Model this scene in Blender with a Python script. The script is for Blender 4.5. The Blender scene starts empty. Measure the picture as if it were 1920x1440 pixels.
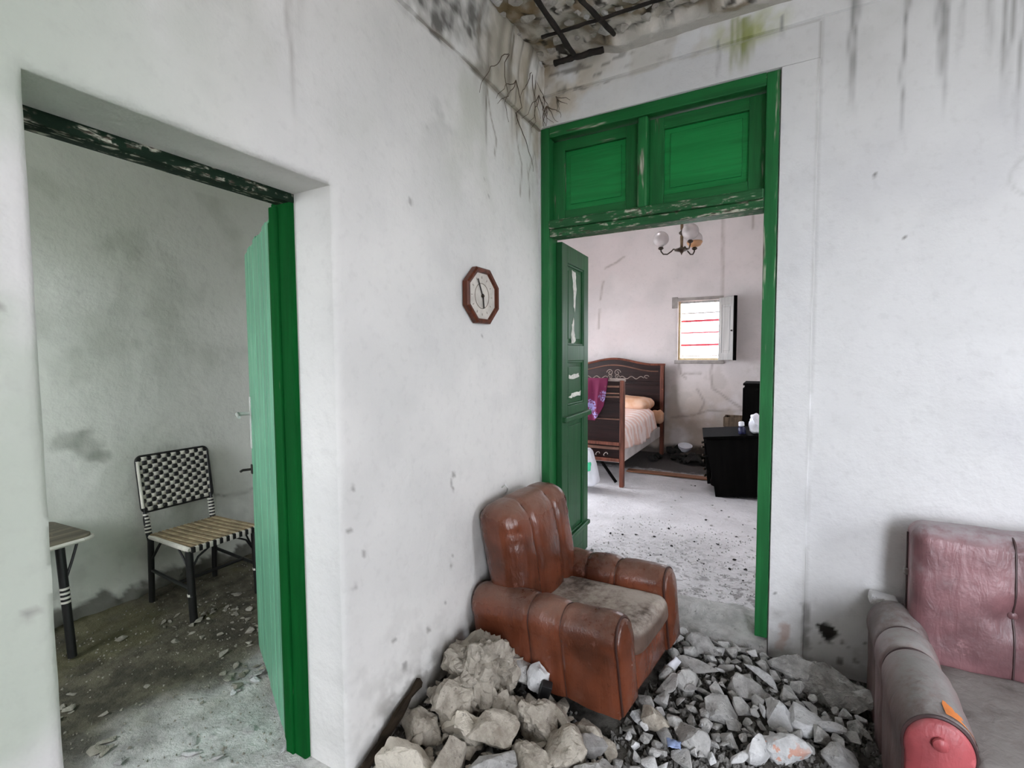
import bpy, bmesh, math, random
from mathutils import Vector, Matrix, Euler, noise
random.seed(7)
PI = math.pi
sc = bpy.context.scene
COL = sc.collection

# ------------------------------------------------------------------ camera
def cam_axes(yaw, pitch, roll):
    yaw, pitch, roll = map(math.radians, (yaw, pitch, roll))
    f = Vector((-math.sin(yaw)*math.cos(pitch), math.cos(yaw)*math.cos(pitch), math.sin(pitch)))
    r = Vector((math.cos(yaw), math.sin(yaw), 0)); u = r.cross(f)
    return r*math.cos(roll)+u*math.sin(roll), u*math.cos(roll)-r*math.sin(roll), f
_r, _u, _f = cam_axes(28.74, -3.24, -.35)
cd = bpy.data.cameras.new('camera'); cam = bpy.data.objects.new('camera', cd); COL.objects.link(cam)
cd.sensor_width = 36; cd.lens = 36*911/1920; cd.clip_start = .02; cd.clip_end = 200
cam.matrix_world = Matrix(((_r.x, _u.x, -_f.x, 1.283), (_r.y, _u.y, -_f.y, -2.690), (_r.z, _u.z, -_f.z, 1.400), (0, 0, 0, 1)))
sc.camera = cam

# ------------------------------------------------------------------ sky (even overcast), portals at the openings
w = bpy.data.worlds.new('overcast_sky'); sc.world = w; w.use_nodes = True
bg = w.node_tree.nodes['Background']; bg.inputs[0].default_value = (.91, .945, 1.03, 1); bg.inputs[1].default_value = 7.5
def portal(name, loc, rot, sx, sy):
    l = bpy.data.lights.new(name, 'AREA'); l.shape = 'RECTANGLE'; l.size = sx; l.size_y = sy
    l.cycles.is_portal = True
    o = bpy.data.objects.new(name, l); COL.objects.link(o); o.location = loc; o.rotation_euler = rot
portal('doorway_portal', (3.25, -4.62, 1.15), (PI/2, 0, 0), 1.14, 2.5)
portal('bedroom_window_portal', (.3, 4.62, 1.74), (-PI/2, 0, 0), .56, .84)
portal('bedroom_fill_portal', (-2.32, 2.1, 1.25), (0, -PI/2, 0), 2.2, 1.4)  # unseen opening, added to brighten the bedroom
portal('right_fill_portal', (4.62, -1.95, 1.9), (0, PI/2, 0), 1.2, .95)  # window out of view, added for more light on the left wall
portal('side_room_portal', (-1.2, -3.72, 1.5), (PI/2, 0, 0), .8, 1.1)  # unseen window, added to lift the side room
sc.view_settings.view_transform = 'Standard'; sc.view_settings.look = 'None'
sc.view_settings.gamma = 1; sc.view_settings.use_curve_mapping = False
sc.view_settings.exposure = 1.43
sc.cycles.use_denoising = True
sc.cycles.max_bounces = 7; sc.cycles.diffuse_bounces = 5; sc.cycles.glossy_bounces = 2; sc.cycles.transmission_bounces = 3; sc.cycles.caustics_reflective = False; sc.cycles.caustics_refractive = False
sc.cycles.sample_clamp_indirect = 8; sc.cycles.use_adaptive_sampling = True; sc.cycles.adaptive_threshold = .03

# ------------------------------------------------------------------ node helpers
class NT:
    def __init__(s, name):
        s.m = bpy.data.materials.new(name); s.m.use_nodes = True; s.t = s.m.node_tree
        s.b = s.t.nodes['Principled BSDF']
    def n(s, typ, **k):
        q = s.t.nodes.new(typ)
        for a, v in k.items(): setattr(q, a, v)
        return q
    def put(s, sock, v):
        if isinstance(v, bpy.types.NodeSocket): s.t.links.new(v, sock)
        elif isinstance(v, (tuple, list)):
            sock.default_value = (tuple(v)+(1,)) if len(v) == 3 and len(sock.default_value) == 4 else v
        else: sock.default_value = v
    def pos(s): return s.n('ShaderNodeNewGeometry').outputs['Position']
    def nrm(s): return s.n('ShaderNodeNewGeometry').outputs['Normal']
    def obj(s): return s.n('ShaderNodeTexCoord').outputs['Object']
    def rnd(s): return s.n('ShaderNodeObjectInfo').outputs['Random']
    def scl(s, v, sc_, loc=(0, 0, 0)):
        q = s.n('ShaderNodeMapping'); s.put(q.inputs[0], v); q.inputs['Scale'].default_value = sc_; q.inputs['Location'].default_value = loc
        return q.outputs[0]
    def noise(s, v, scale=5, detail=4, rough=.55, dist=0):
        q = s.n('ShaderNodeTexNoise'); s.put(q.inputs['Vector'], v); q.inputs['Scale'].default_value = scale
        q.inputs['Detail'].default_value = detail; q.inputs['Roughness'].default_value = rough; q.inputs['Distortion'].default_value = dist
        return q.outputs[0]
    def vor(s, v, scale, feature='F1', rnd=1):
        q = s.n('ShaderNodeTexVoronoi', feature=feature); s.put(q.inputs['Vector'], v); q.inputs['Scale'].default_value = scale
        q.inputs['Randomness'].default_value = rnd
        return q.outputs[0]
    def sep(s, v): q = s.n('ShaderNodeSeparateXYZ'); s.put(q.inputs[0], v); return q.outputs
    def ss(s, v, lo, hi):            # smooth 0..1 as v goes lo..hi (lo may exceed hi)
        q = s.n('ShaderNodeMapRange', interpolation_type='SMOOTHSTEP'); s.put(q.inputs[0], v)
        if lo < hi: a = (lo, hi, 0, 1)
        else: a = (hi, lo, 1, 0)
        for i, x in enumerate(a): q.inputs[1+i].default_value = x
        return q.outputs[0]
    def op(s, o, a, b=0.0):
        q = s.n('ShaderNodeMath', operation=o); s.put(q.inputs[0], a); s.put(q.inputs[1], b); return q.outputs[0]
    def mul(s, *a):
        r = a[0]
        for x in a[1:]: r = s.op('MULTIPLY', r, x)
        return r
    def dist(s, v, c):
        q = s.n('ShaderNodeVectorMath', operation='DISTANCE'); s.put(q.inputs[0], v); q.inputs[1].default_value = c; return q.outputs['Value']
    def mix(s, f, a, b):
        q = s.n('ShaderNodeMix', data_type='RGBA'); s.put(q.inputs[0], f); s.put(q.inputs[6], a); s.put(q.inputs[7], b); return q.outputs[2]
    def done(s, col, rough=.8, bump=None, bstr=.3, bdist=.01, metal=0, spec=None):
        s.put(s.b.inputs['Base Color'], col); s.put(s.b.inputs['Roughness'], rough); s.put(s.b.inputs['Metallic'], metal)
        if spec is not None: s.put(s.b.inputs['Specular IOR Level'], spec)
        if bump is not None:
            q = s.n('ShaderNodeBump'); q.inputs['Strength'].default_value = bstr; q.inputs['Distance'].default_value = bdist
            s.put(q.inputs['Height'], bump); s.t.links.new(q.outputs[0], s.b.inputs['Normal'])
        return s.m

def simple(name, col, rough=.7, var=.15, scale=12, bstr=.15, metal=0):
    n = NT(name); o = n.obj(); k = n.noise(o, scale, 5)
    d = tuple(c*(1-var) for c in col); l = tuple(min(1, c*(1+var)) for c in col)
    return n.done(n.mix(n.ss(k, .3, .7), d, l), rough, n.noise(o, scale*4, 3), bstr, .004, metal)

# ------------------------------------------------------------------ wall materials
# plaster colour, stains, drips, cracks and some painted light are worked out per vertex on fine wall meshes (attribute 'stain')
def plaster(name, rough=.9, bs=.45):
    n = NT(name); p = n.pos()
    at = n.n('ShaderNodeAttribute'); at.attribute_name = 'stain'
    k = n.noise(p, 24, 3, .6)
    c = n.mix(n.mul(n.ss(k, .5, .75), .10), at.outputs['Color'], (.35, .34, .32))
    return n.done(c, rough, n.noise(p, 5.5, 5, .62), bs, .03, spec=.25)
M = {}
M['plaster'] = plaster('old_white_plaster'); M['mortar'] = plaster('crumbling_mortar', .95, 1.0)
def plain(name, col):
    n = NT(name); return n.done(col, .9, spec=.2)
M['plain'] = plain('plain_white_plaster', (.74, .735, .72)); M['plainside'] = plain('plain_grey_plaster', (.56, .57, .53)); M['plainbed'] = plain('plain_pinkish_plaster', (.70, .67, .66))
def sst(x, lo, hi):
    if lo > hi: return 1-sst(x, hi, lo)
    t = max(0, min(1, (x-lo)/(hi-lo))); return t*t*(3-2*t)
def mx(c, d, f):
    f = max(0, min(1, f)); return tuple(p+(q-p)*f for p, q in zip(c, d))
def nz(a, b, c, s, o=4): return .5+.42*noise.fractal(Vector((a*s+11.3, b*s+4.1, c*s-7.7)), .9, 2.0, o)
def seg(px, pz, pts):
    best = 9
    for (ax, az), (bx_, bz) in zip(pts, pts[1:]):
        dx, dz = bx_-ax, bz-az; L = dx*dx+dz*dz
        t = max(0, min(1, ((px-ax)*dx+(pz-az)*dz)/L)) if L else 0
        best = min(best, math.hypot(px-ax-dx*t, pz-az-dz*t))
    return best
def drips(c, u, z, lst, col):
    for du, zt, zb, wd, st in lst:
        if abs(u-du) > .08 or z > zt+.05 or z < zb: continue
        cen = du+.006*math.sin(z*9+du*40)+.003*math.sin(z*31)
        f = math.exp(-((u-cen)/wd)**2)*sst(z, zb, zb+(zt-zb)*.6)
        c = mx(c, col, f*st)
    return c
LEFT_DRIPS = [(-1.695, 2.9, 1.95, .008, .5), (-1.66, 2.9, 2.2, .02, .25), (-.60, 2.74, 2.36, .007, .9), (-.62, 2.9, 2.5, .016, .5), (-.43, 3.1, 2.55, .018, .7), (-.40, 3.0, 2.62, .008, .9), (-.70, 3.1, 2.62, .02, .6), (-.33, 3.1, 2.5, .007, .7), (-.21, 3.1, 2.6, .012, .6), (-.12, 3.1, 2.45, .008, .5), (-.52, 3.1, 2.68, .03, .5)]
LEFT_SPOTS = [(-.909, .865, .016), (-.915, .80, .012), (-.92, .835, .008), (-.938, .456, .014), (-.93, .50, .007), (-1.17, 2.011, .010), (-1.062, 2.335, .008), (-.66, 1.50, .006), (-.62, 2.27, .007), (-.58, 2.21, .006), (-1.25, .163, .02), (-1.10, .24, .014), (-.98, .30, .01), (-1.31, .3, .012), (-1.5, .95, .01), (-1.52, .8, .012), (-1.5, .6, .01), (-1.45, .7, .012), (-2.35, 1.5, .008), (-2.33, .9, .012)]
def col_left(p):
    x, y, z = p
    c = mx((.81, .795, .765), (.73, .72, .695), sst(nz(x, y, z, 1.4, 3), .4, .75))  # base warmed to paint in the warm reflected light on this wall
    if x < -.25 or y < -2.8: return c
    c = mx(c, (.60, .60, .585), .16*sst(nz(x, y, z, 6, 4), .52, .8))
    if z > 1.75:
        c = mx(c, (.40, .43, .32), .40*sst(z, 1.75, 2.75)*sst(nz(0, y, z*.6, 2.3, 5), .52, .80))
        if z > 2.15: c = mx(c, (.26, .26, .23), .55*sst(z, 2.15, 2.75)*sst(nz(4, y, z, 7, 5), .56, .74)*sst(nz(8, y, z, 2, 2), .42, .6))
    if y < -1.6: c = mx(c, (.52, .58, .48), .80*sst(y, -1.7, -2.4)*sst(nz(2, y, z, 2.5, 4), .32, .6))  # green-grey stain, deepened to paint shading on the near-left wall
    d = math.hypot(y+.05, (z-3.0)*.55)
    if d < .55:
        c = mx(c, (.50, .43, .33), .9*sst(d, .55, .1)*sst(nz(x, y*1.5, z*.7, 4, 5), .38, .66))
        c = mx(c, (.20, .15, .09), .8*sst(d, .42, .12)*sst(nz(3, y*3.2, z*.6, 4, 4), .54, .68))
    if z > 2.728 and y > -3:
        k = nz(x, y, z, 6.5, 6)
        c = mx(c, (.43, .42, .39), .6*sst(k, .36, .55)*sst(y, -.45, -.75)); c = mx(c, (.10, .095, .085), .85*sst(k, .52, .68)*sst(y, -.40, -.8))
        c = mx(c, (.47, .41, .31), .7*sst(nz(x, y, z, 4, 5), .4, .6)*sst(y, -.9, -.4))
    if z > 1.9: c = drips(c, y, z, LEFT_DRIPS, (.17, .145, .11))
    if z > 2.7 and z < 2.77:
      for a in ([(-1.118, 2.738), (0, 2.738)],): c = mx(c, (.30, .27, .23), .75*math.exp(-(seg(y, z, a)/.007)**2)*sst(nz(y, 0, 0, 6), .3, .5))
    if z > 2.25 and y > -.7:
     for a in ([(-.30, 2.73), (-.27, 2.55), (-.22, 2.47), (-.24, 2.3)], [(-.60, 2.74), (-.56, 2.6), (-.50, 2.5), (-.52, 2.42)], [(-.05, 2.6), (-.14, 2.45), (-.12, 2.3)]):
        c = mx(c, (.25, .21, .16), .7*math.exp(-(seg(y, z, a)/.006)**2))
    if z < .75:
        c = mx(c, (.46, .45, .42), .26*sst(z, .75, .05)*sst(nz(x, y, z, 8, 5), .53, .72))
        c = mx(c, (.20, .185, .16), .7*sst(y, -1.5, -1.35)*sst(z, .22, .0)*sst(nz(x, y, z, 9, 5), .45, .62))
    for sy, sz, r in LEFT_SPOTS:
        if abs(y-sy) < .05 and abs(z-sz) < .06: c = mx(c, (.30, .285, .265), .75*sst(math.hypot(y-sy, (z-sz)*.8)+.010*(nz(x, y, z, 60, 2)-.5)*2, r*1.15, r*.55))
    return c
BACK_DRIPS = [(1.538, 3.05, 2.40, .007, .75), (1.553, 3.0, 2.38, .005, .7), (1.543, 3.05, 2.82, .017, .7), (1.725, 3.0, 2.20, .005, .8), (1.724, 3.0, 2.80, .014, .6), (1.838, 2.95, 2.45, .006, .5), (1.856, 2.95, 2.32, .006, .75), (1.845, 2.95, 2.70, .018, .4), (1.868, 2.95, 2.42, .005, .6), (1.905, 2.9, 2.55, .007, .35), (1.998, 2.95, 2.5, .012, .35), (2.043, 2.95, 2.30, .007, .7), (2.062, 2.95, 2.40, .007, .7), (2.09, 2.95, 2.15, .006, .65), (2.12, 2.95, 2.3, .012, .5), (2.16, 2.95, 2.2, .008, .6), (.985, 2.90, 2.745, .006, .7), (1.257, 2.93, 2.85, .005, .8), (1.05, 2.92, 2.75, .006, .0)]
GREEN_DRIPS = [(1.055, 2.97, 2.74, .010, .7), (1.075, 2.97, 2.76, .008, .6), (1.10, 2.97, 2.74, .012, .8), (1.118, 2.97, 2.75, .008, .7), (1.135, 2.97, 2.77, .006, .5), (1.09, 2.95, 2.76, .006, .8)]
def col_back(p):
    x, y, z = p
    c = mx((.80, .80, .80), (.73, .73, .74), sst(nz(x, y, z, 1.3), .4, .72))
    if y > .1 or x > 2.5 or x < -.01 or z > 3.2: return c
    c = mx(c, (.64, .64, .635), .14*sst(nz(x, y, z, 6, 4), .52, .78))
    if z > 2.3: c = mx(c, (.56, .56, .54), .40*sst(z, 2.3, 3.0)*sst(x, 1.35, 1.6)*sst(nz(x, y, z, 2.2, 4), .35, .65))
    d = math.hypot(x*.8, (z-3.0)*1.1)
    if d < .55: c = mx(c, (.60, .51, .38), .9*sst(d, .55, .05)*sst(nz(x, 3, z, 4, 6), .30, .62))
    if d < .34: c = mx(c, (.30, .24, .16), .7*sst(d, .34, .05)*sst(nz(x, 8, z, 10, 6), .50, .66))
    if z > 2.9:
        c = mx(c, (.54, .50, .43), .5*sst(nz(x, 6, z, 5, 5), .4, .6)*sst(x, 1.5, .8)); c = mx(c, (.16, .14, .12), .7*sst(nz(x*.6, 2, z*2, 12, 5), .62, .7)*sst(x, 1.0, .3))
    if z > 2.6 and .8 < x < 1.4: c = mx(c, (.42, .46, .16), .85*sst(math.hypot((x-1.12)*.75, (z-2.965)*1.5), .17, .03)*sst(nz(x, 0, z, 7, 5), .30, .62))
    if z > 2.1: c = drips(drips(c, x, z, GREEN_DRIPS, (.24, .27, .07)), x, z, BACK_DRIPS, (.27, .27, .265))
    if abs(x-1.42) < .03 or abs(z-2.915) < .03:
     for a in ([(1.42, -.1), (1.42, 2.915), (.25, 2.915)],): c = mx(c, (.42, .41, .39), .7*math.exp(-(seg(x, z, a)/.005)**2)*sst(nz(x, z, 0, 5), .25, .5))
    if z > .6: 
        for sx, sz, r in ((1.637, 2.189, .010), (1.75, 1.9, .006), (1.95, 1.3, .006)):
            if abs(x-sx) < .03 and abs(z-sz) < .03: c = mx(c, (.15, .14, .13), .8*sst(math.hypot(x-sx, z-sz)+.014*(nz(x, y, z, 50, 2)-.5), r, r*.5))
        if z > 1.9 and x > 2: c = mx(c, (.58, .58, .57), .5*sst(abs(math.hypot(x-2.135, (z-2.10)*.8)-.058), .010, .002))
        return c
    c = mx(c, (.42, .405, .38), .45*sst(z, .45, -.1)*sst(nz(x, y, z, 7, 5), .50, .66))
    c = mx(c, (.50, .36, .31), .7*sst(math.hypot((x-1.335), (z-.04)*.7)+.03*(nz(x, y, z, 30)-.5), .035, .02)+.6*sst(math.hypot((x-1.32), (z+.03)*.7)+.03*(nz(x, y, z, 30)-.5), .03, .016))
    c = mx(c, (.26, .25, .24), .75*sst(abs(x-1.425)+.03*(nz(x, y, z, 25)-.5), .025, .01)*(sst(abs(z-.15), .07, .03)+sst(abs(z-.03), .09, .03)))
    c = mx(c, (.035, .032, .028), sst(math.hypot((x-1.512)*.95, (z-.070)*.75)+.07*(nz(x, y, z, 20, 4)-.5), .044, .028))
    for sx, sz, r in ((1.66, .06, .010), (1.58, .045, .012), (1.605, .02, .008), (1.57, -.05, .02), (1.63, -.03, .014), (1.29, .22, .008), (1.36, .3, .006), (1.3, .12, .006)):
        c = mx(c, (.15, .14, .13), .8*sst(math.hypot(x-sx, z-sz)+.014*(nz(x, y, z, 50, 2)-.5), r, r*.5))
    return c
def col_side(p):
    x, y, z = p
    c = mx((.75, .765, .69), (.69, .71, .625), sst(nz(x, y, z, 1.3, 3), .38, .7))
    if x < -2.2 or z > 2.5 or y < -2.4: return c
    c = mx(c, (.38, .41, .33), .34*sst(nz(x, y*1.2, z, 2.1, 5), .52, .78))
    for sy, sz, r in ((-1.47, .90, .10), (-1.40, .84, .05), (-1.55, .95, .06)): c = mx(c, (.22, .24, .19), .45*sst(math.hypot(y-sy, z-sz)+.12*(nz(x, y, z, 9)-.5), r, r*.3))
    if z < .8: c = mx(c, (.30, .31, .26), .28*sst(z, .8, .15)*sst(nz(x, y, z, 4, 6), .45, .66))
    for a in ([(-.80, .47), (-.70, .43), (-.55, .425), (-.4, .45)], [(-1.2, .60), (-1.1, .64), (-1.0, .62)]): c = mx(c, (.2, .2, .17), .7*math.exp(-(seg(y, z, a)/.008)**2))
    if z > .3: return c
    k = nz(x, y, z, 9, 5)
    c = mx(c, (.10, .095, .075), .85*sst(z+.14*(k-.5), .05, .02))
    return c
BED_CRACKS = [[(-.742, 2.849), (-.90, 2.76), (-1.032, 2.713)], [(-1.056, 2.52), (-1.08, 2.40), (-1.10, 2.25)], [(-1.11, 2.1), (-1.128, 1.82)], [(.592, 3.3), (.60, 2.6), (.60, 2.15)], [(.955, 3.3), (.955, 3.05)], [(.49, 1.28), (.47, 1.15), (.50, .95), (.70, .80), (.86, .70)], [(-.03, .52), (.25, .56), (.45, .64), (.60, .645), (.95, .66)], [(.12, 1.15), (.35, 1.15)], [(.30, .93), (.40, .75), (.33, .6)], [(.05, 1.30), (.08, 1.14), (.15, 1.08)]]
def col_bed(p):
    x, y, z = p
    c = mx((.74, .68, .67), (.65, .605, .595), sst(nz(x, y, z, 1.3, 4), .38, .7))
    if y > 4.55: return c
    c = mx(c, (.70, .62, .61), .5*sst(x, .0, -.8)*sst(nz(x, y, z, 1.1), .4, .6))  # pinker to the left: reflection from the bed painted in
    c = mx(c, (.52, .43, .36), .9*sst(z, 1.3, .45)*sst(nz(x, y, z, 2.2, 5), .30, .58))
    c = mx(c, (.46, .42, .38), .4*sst(nz(x, y, z, 4, 6), .55, .72)*sst(z, 1.7, 1.1))
    for a in BED_CRACKS:
        d = seg(x+.012*(nz(x, y, z, 12)-.5), z+.02*(nz(z, x, y, 12)-.5), a); c = mx(c, (.24, .19, .16), .55*math.exp(-(d/.014)**2))
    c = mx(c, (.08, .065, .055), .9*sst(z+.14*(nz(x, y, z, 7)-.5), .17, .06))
    return c
def col_ceiling(p):
    x, y, z = p
    k = nz(x, y, 0, 7, 6)
    c = mx((.30, .25, .185), (.68, .635, .575), sst(k, .35, .59))
    c = mx(c, (.30, .20, .09), .65*sst(nz(x, y, 3, 4, 5), .54, .68)*sst(x, .9, .3))
    c = mx(c, (.03, .025, .02), .9*sst(nz(x, y, 5, 11, 5), .64, .70))
    for a in ([(.75, -.12), (.85, -.17), (1.0, -.16), (1.15, -.22)], [(.45, -.16), (.55, -.13), (.66, -.15)], [(.62, -.3), (.72, -.22), (.9, -.25)], [(.15, -.5), (.22, -.4), (.2, -.3)]):
        c = mx(c, (.04, .035, .03), .85*math.exp(-(seg(x+.02*(k-.5), y+.03*(nz(y, x, 1, 14)-.5), a)/.008)**2))
    e = sst(y+.10*(nz(x, y, 8, 6)-.5), -.135, -.10)*sst(x, .25, .5)
    c = mx(c, (.56, .54, .50), .9*e)
    c = mx(c, (.62, .61, .58), sst(x+.2*(k-.5), 1.6, 1.75))
    return c
def colorize(o, fn):
    me = o.data; at = me.color_attributes.new('stain', 'FLOAT_COLOR', 'POINT'); buf = []
    for v in me.vertices: buf += [*fn(v.co), 1.0]
    at.data.foreach_set('color', buf)
    return o

def floor_mat(name, kind):
    n = NT(name); p = n.pos(); x, y, z = n.sep(p)
    k = n.noise(p, 7, 5, .68); k2 = n.noise(p, 1.6, 3, .6)
    if kind == 'main':
        c = n.mix(n.ss(k, .35, .65), (.028, .025, .021), (.12, .11, .095))
    if kind == 'bed':
        c = n.mix(n.ss(k2, .35, .65), (.50, .485, .49), (.64, .62, .63))
        c = n.mix(n.mul(n.ss(k, .58, .74), .6), c, (.24, .21, .19))
        near = n.ss(n.op('ADD', y, n.mul(k2, .8)), 1.9, .4)
        c = n.mix(n.mul(near, n.ss(n.noise(p, 13, 5, .7), .50, .60), .75), c, (.10, .09, .085))
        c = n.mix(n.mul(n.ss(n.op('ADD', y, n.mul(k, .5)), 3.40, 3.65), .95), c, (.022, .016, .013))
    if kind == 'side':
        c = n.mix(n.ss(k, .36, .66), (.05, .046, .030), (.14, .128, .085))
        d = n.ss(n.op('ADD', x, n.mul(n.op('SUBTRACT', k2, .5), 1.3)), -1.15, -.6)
        c = n.mix(n.mul(d, .85), c, n.mix(n.ss(k, .4, .6), (.55, .54, .52), (.80, .79, .77)))  # pale towards the doorway: part dust, part daylight painted in
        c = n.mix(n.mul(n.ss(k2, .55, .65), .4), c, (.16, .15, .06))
    return n.done(c, .95, n.noise(p, 22, 4, .72), .7, .02)
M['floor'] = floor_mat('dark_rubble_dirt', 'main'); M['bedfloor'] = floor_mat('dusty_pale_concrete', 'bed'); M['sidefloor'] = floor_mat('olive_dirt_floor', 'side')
M['ground'] = simple('pale_yard_ground', (.42, .41, .39), .9)

# ------------------------------------------------------------------ object materials
def paint(name, axis, base=(.023, .22, .06), wear=.5, dark=.5, ro=.38, gr=1.0, sp=.3):
    """old green gloss paint on wood; axis = grain direction"""
    n = NT(name); p = n.pos()
    s = [22*gr]*3; s[axis] = 1.6*gr*gr
    g = n.noise(n.scl(p, tuple(s)), 1, 4, .65); g2 = n.noise(n.scl(p, tuple(v*2.6 for v in s)), 1, 2, .6)
    big = n.noise(p, 2.3, 2)
    c = n.mix(n.ss(big, .3, .7), tuple(b*(1-dark*.5) for b in base), tuple(b*1.25 for b in base))
    c = n.mix(n.mul(n.ss(g, .35, .6), .35), tuple(b*.55 for b in base), c)
    wm = n.mul(n.ss(g, .75-wear*.28, .8-wear*.22), n.ss(n.noise(p, 4.5*gr*gr, 3), .56-wear*.14, .64-wear*.1))
    c = n.mix(n.mul(wm, min(1, .35+wear)), c, n.mix(n.ss(g2, .4, .6), (.07, .055, .04), (.52, .52, .42)))
    return n.done(c, n.op('ADD', ro, n.mul(wm, .4)), g, .35, .006, spec=sp)
M['greenz'] = paint('worn_green_paint_upright', 2, wear=.6)
M['greenx'] = paint('worn_green_paint_across', 0, wear=.55)
M['barx'] = paint('flaking_green_paint_bar', 0, (.028, .17, .055), wear=.95, ro=.5, gr=2.2)
M['greeny'] = paint('flaking_dark_green_lintel', 1, (.006, .028, .011), wear=.9, ro=.85, gr=2.6)
M['panel'] = paint('green_door_panel_paint', 0, (.020, .35, .085), wear=.08, dark=.3)
M['leaf'] = paint('dark_green_door_leaf_paint', 2, (.022, .135, .045), wear=.15, ro=.45)
M['jamb'] = paint('bright_green_jamb_paint', 2, (.003, .125, .022), wear=.42, ro=.7, sp=.08)
M['plank'] = paint('pale_green_plank_paint', 2, (.25, .64, .40), wear=.2, dark=.3)
M['tear'] = simple('torn_white_primer', (.66, .66, .6), .8, .2, 30)
M['white_metal'] = simple('dull_white_metal', (.6, .6, .57), .4, .1, 30, .05, .3)

def leather(name, base, dust, dustamt, glossy=.42, lat=(.0, .0, .0)):
    n = NT(name); o = n.obj(); nz = n.sep(n.nrm())[2]
    big = n.noise(o, 3.5, 3); fine = n.noise(o, 30, 4, .7); wr = n.noise(n.scl(o, (10, 10, 3)), 2.4, 3, .6, .6)
    c = n.mix(n.ss(big, .32, .68), tuple(b*.55 for b in base), tuple(b*1.3 for b in base))
    c = n.mix(n.mul(n.ss(fine, .56, .74), .5), c, tuple(b*.4 for b in base))
    c = n.mix(n.mul(n.ss(n.noise(o, 11, 4, .7), .62, .72), .4), c, tuple(min(1, .08+b*1.5) for b in base))
    dm = n.mul(n.ss(nz, .15, .95), n.ss(n.op('ADD', n.mul(big, .6), n.mul(fine, .5)), .35, .66))
    dm = n.op('ADD', n.mul(dm, dustamt), n.mul(n.ss(n.noise(o, 5, 4, .7), .56, .74), dustamt*.3))
    c = n.mix(dm, c, dust)
    return n.done(c, n.op('ADD', glossy, n.mul(dm, .45)), n.op('ADD', wr, n.mul(fine, .35)), .35, .012, spec=.5)
M['brown'] = leather('cracked_red_brown_leather', (.14, .040, .019), (.28, .20, .155), .42, .24)
M['brownseat'] = leather('dust_caked_brown_leather', (.12, .075, .055), (.46, .40, .345), 1.0, .6)
M['browndark'] = simple('dark_brown_piping', (.05, .018, .012), .5)
M['pink'] = leather('dusty_mauve_leather', (.27, .13, .14), (.41, .365, .38), 1.0, .34)
M['pinkarm'] = leather('grey_dusted_mauve_leather', (.19, .12, .115), (.30, .285, .275), 1.0, .45)
M['pinkend'] = leather('clean_pink_leather', (.47, .095, .105), (.5, .3, .3), .2, .4)
M['pinkseat'] = leather('grey_dust_sofa_seat', (.22, .19, .18), (.30, .28, .265), 1.0, .7)
M['pinkdark'] = simple('dark_sofa_piping', (.06, .03, .03), .5)
M['orange'] = simple('orange_stain', (.75, .24, .06), .7)

def stone(name, lo, hi, tint=.25):
    n = NT(name); o = n.obj(); r = n.rnd(); p = n.pos()
    k = n.noise(p, 14, 5, .66)
    c = n.mix(n.ss(k, .3, .68), lo, hi)
    c = n.mix(n.mul(r, .5), c, tuple(v*.55 for v in hi))
    c = n.mix(n.mul(n.ss(r, .82, 1), .7), c, tuple(min(.85, v*1.5) for v in hi))
    c = n.mix(n.mul(n.ss(n.noise(p, 42, 3, .7), .6, .72), .6), c, tuple(v*.35 for v in lo))
    return n.done(c, .93, n.noise(p, 24, 5, .72), .8, .02)
M['stonewarm'] = stone('warm_limestone', (.27, .232, .185), (.57, .52, .44))
M['stonegrey'] = stone('grey_plaster_rubble', (.29, .28, .265), (.64, .63, .61))
M['gravelmix'] = stone('dark_grey_gravel', (.09, .085, .078), (.34, .33, .31))  # gravel toned dark to paint shade into the gaps between stones
M['stonewhite'] = stone('white_plaster_rubble', (.55, .55, .55), (.86, .86, .86))
def orange_stone():
    n = NT('white_plaster_with_orange_paint'); o = n.obj(); x, y, z = n.sep(o)
    c = n.mix(n.ss(n.noise(o, 14, 4, .66), .3, .68), (.55, .55, .55), (.86, .86, .86))
    c = n.mix(n.mul(n.ss(n.noise(o, 22, 4), .53, .58), n.ss(y, .0, -.03), .75), c, (.78, .33, .20))
    return n.done(c, .93, n.noise(o, 24, 5, .72), .8, .02)
M['stoneorange'] = orange_stone()
M['stonedark'] = stone('blackened_debris', (.005, .0045, .004), (.02, .018, .016))
M['stoneside'] = stone('olive_grey_chips', (.2, .185, .14), (.42, .4, .33))
M['stoneceil'] = stone('ceiling_cobbles', (.42, .38, .33), (.74, .70, .65))
M['rust'] = simple('blackened_rusty_iron', (.018, .013, .010), .85, .5, 20, .5)
M['root'] = simple('dry_brown_root', (.10, .07, .045), .9)

def wood(name, base, axis=0, rough=.45, sp=.25):
    n = NT(name); o = n.obj(); s = [26, 26, 26]; s[axis] = 2
    g = n.noise(n.scl(o, tuple(s)), 1, 6, .65, .4); k = n.noise(o, 5, 4)
    c = n.mix(n.ss(g, .3, .7), tuple(b*.5 for b in base), tuple(b*1.4 for b in base))
    c = n.mix(n.mul(n.ss(n.noise(o, 18, 3, .7), .64, .74), .3), c, tuple(min(1, b*4+.01) for b in base))
    return n.done(c, rough, g, .25, .004, spec=sp)
M['bedwood'] = wood('dark_mahogany', (.019, .0065, .0055)); M['bedpost'] = wood('red_brown_mahogany', (.16, .055, .035), 2)
M['bedtrim'] = wood('worn_brown_trim', (.20, .10, .07)); M['carve'] = simple('worn_carving_highlight', (.30, .24, .21), .6)
M['black'] = wood('black_lacquered_wood', (.0035, .003, .0027), 2, .85, .06)
M['crate'] = wood('weathered_brown_wood', (.17, .12, .08), 2, .7)
M['clockwood'] = wood('brown_clock_wood', (.12, .035, .018), 2, .35)
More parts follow.
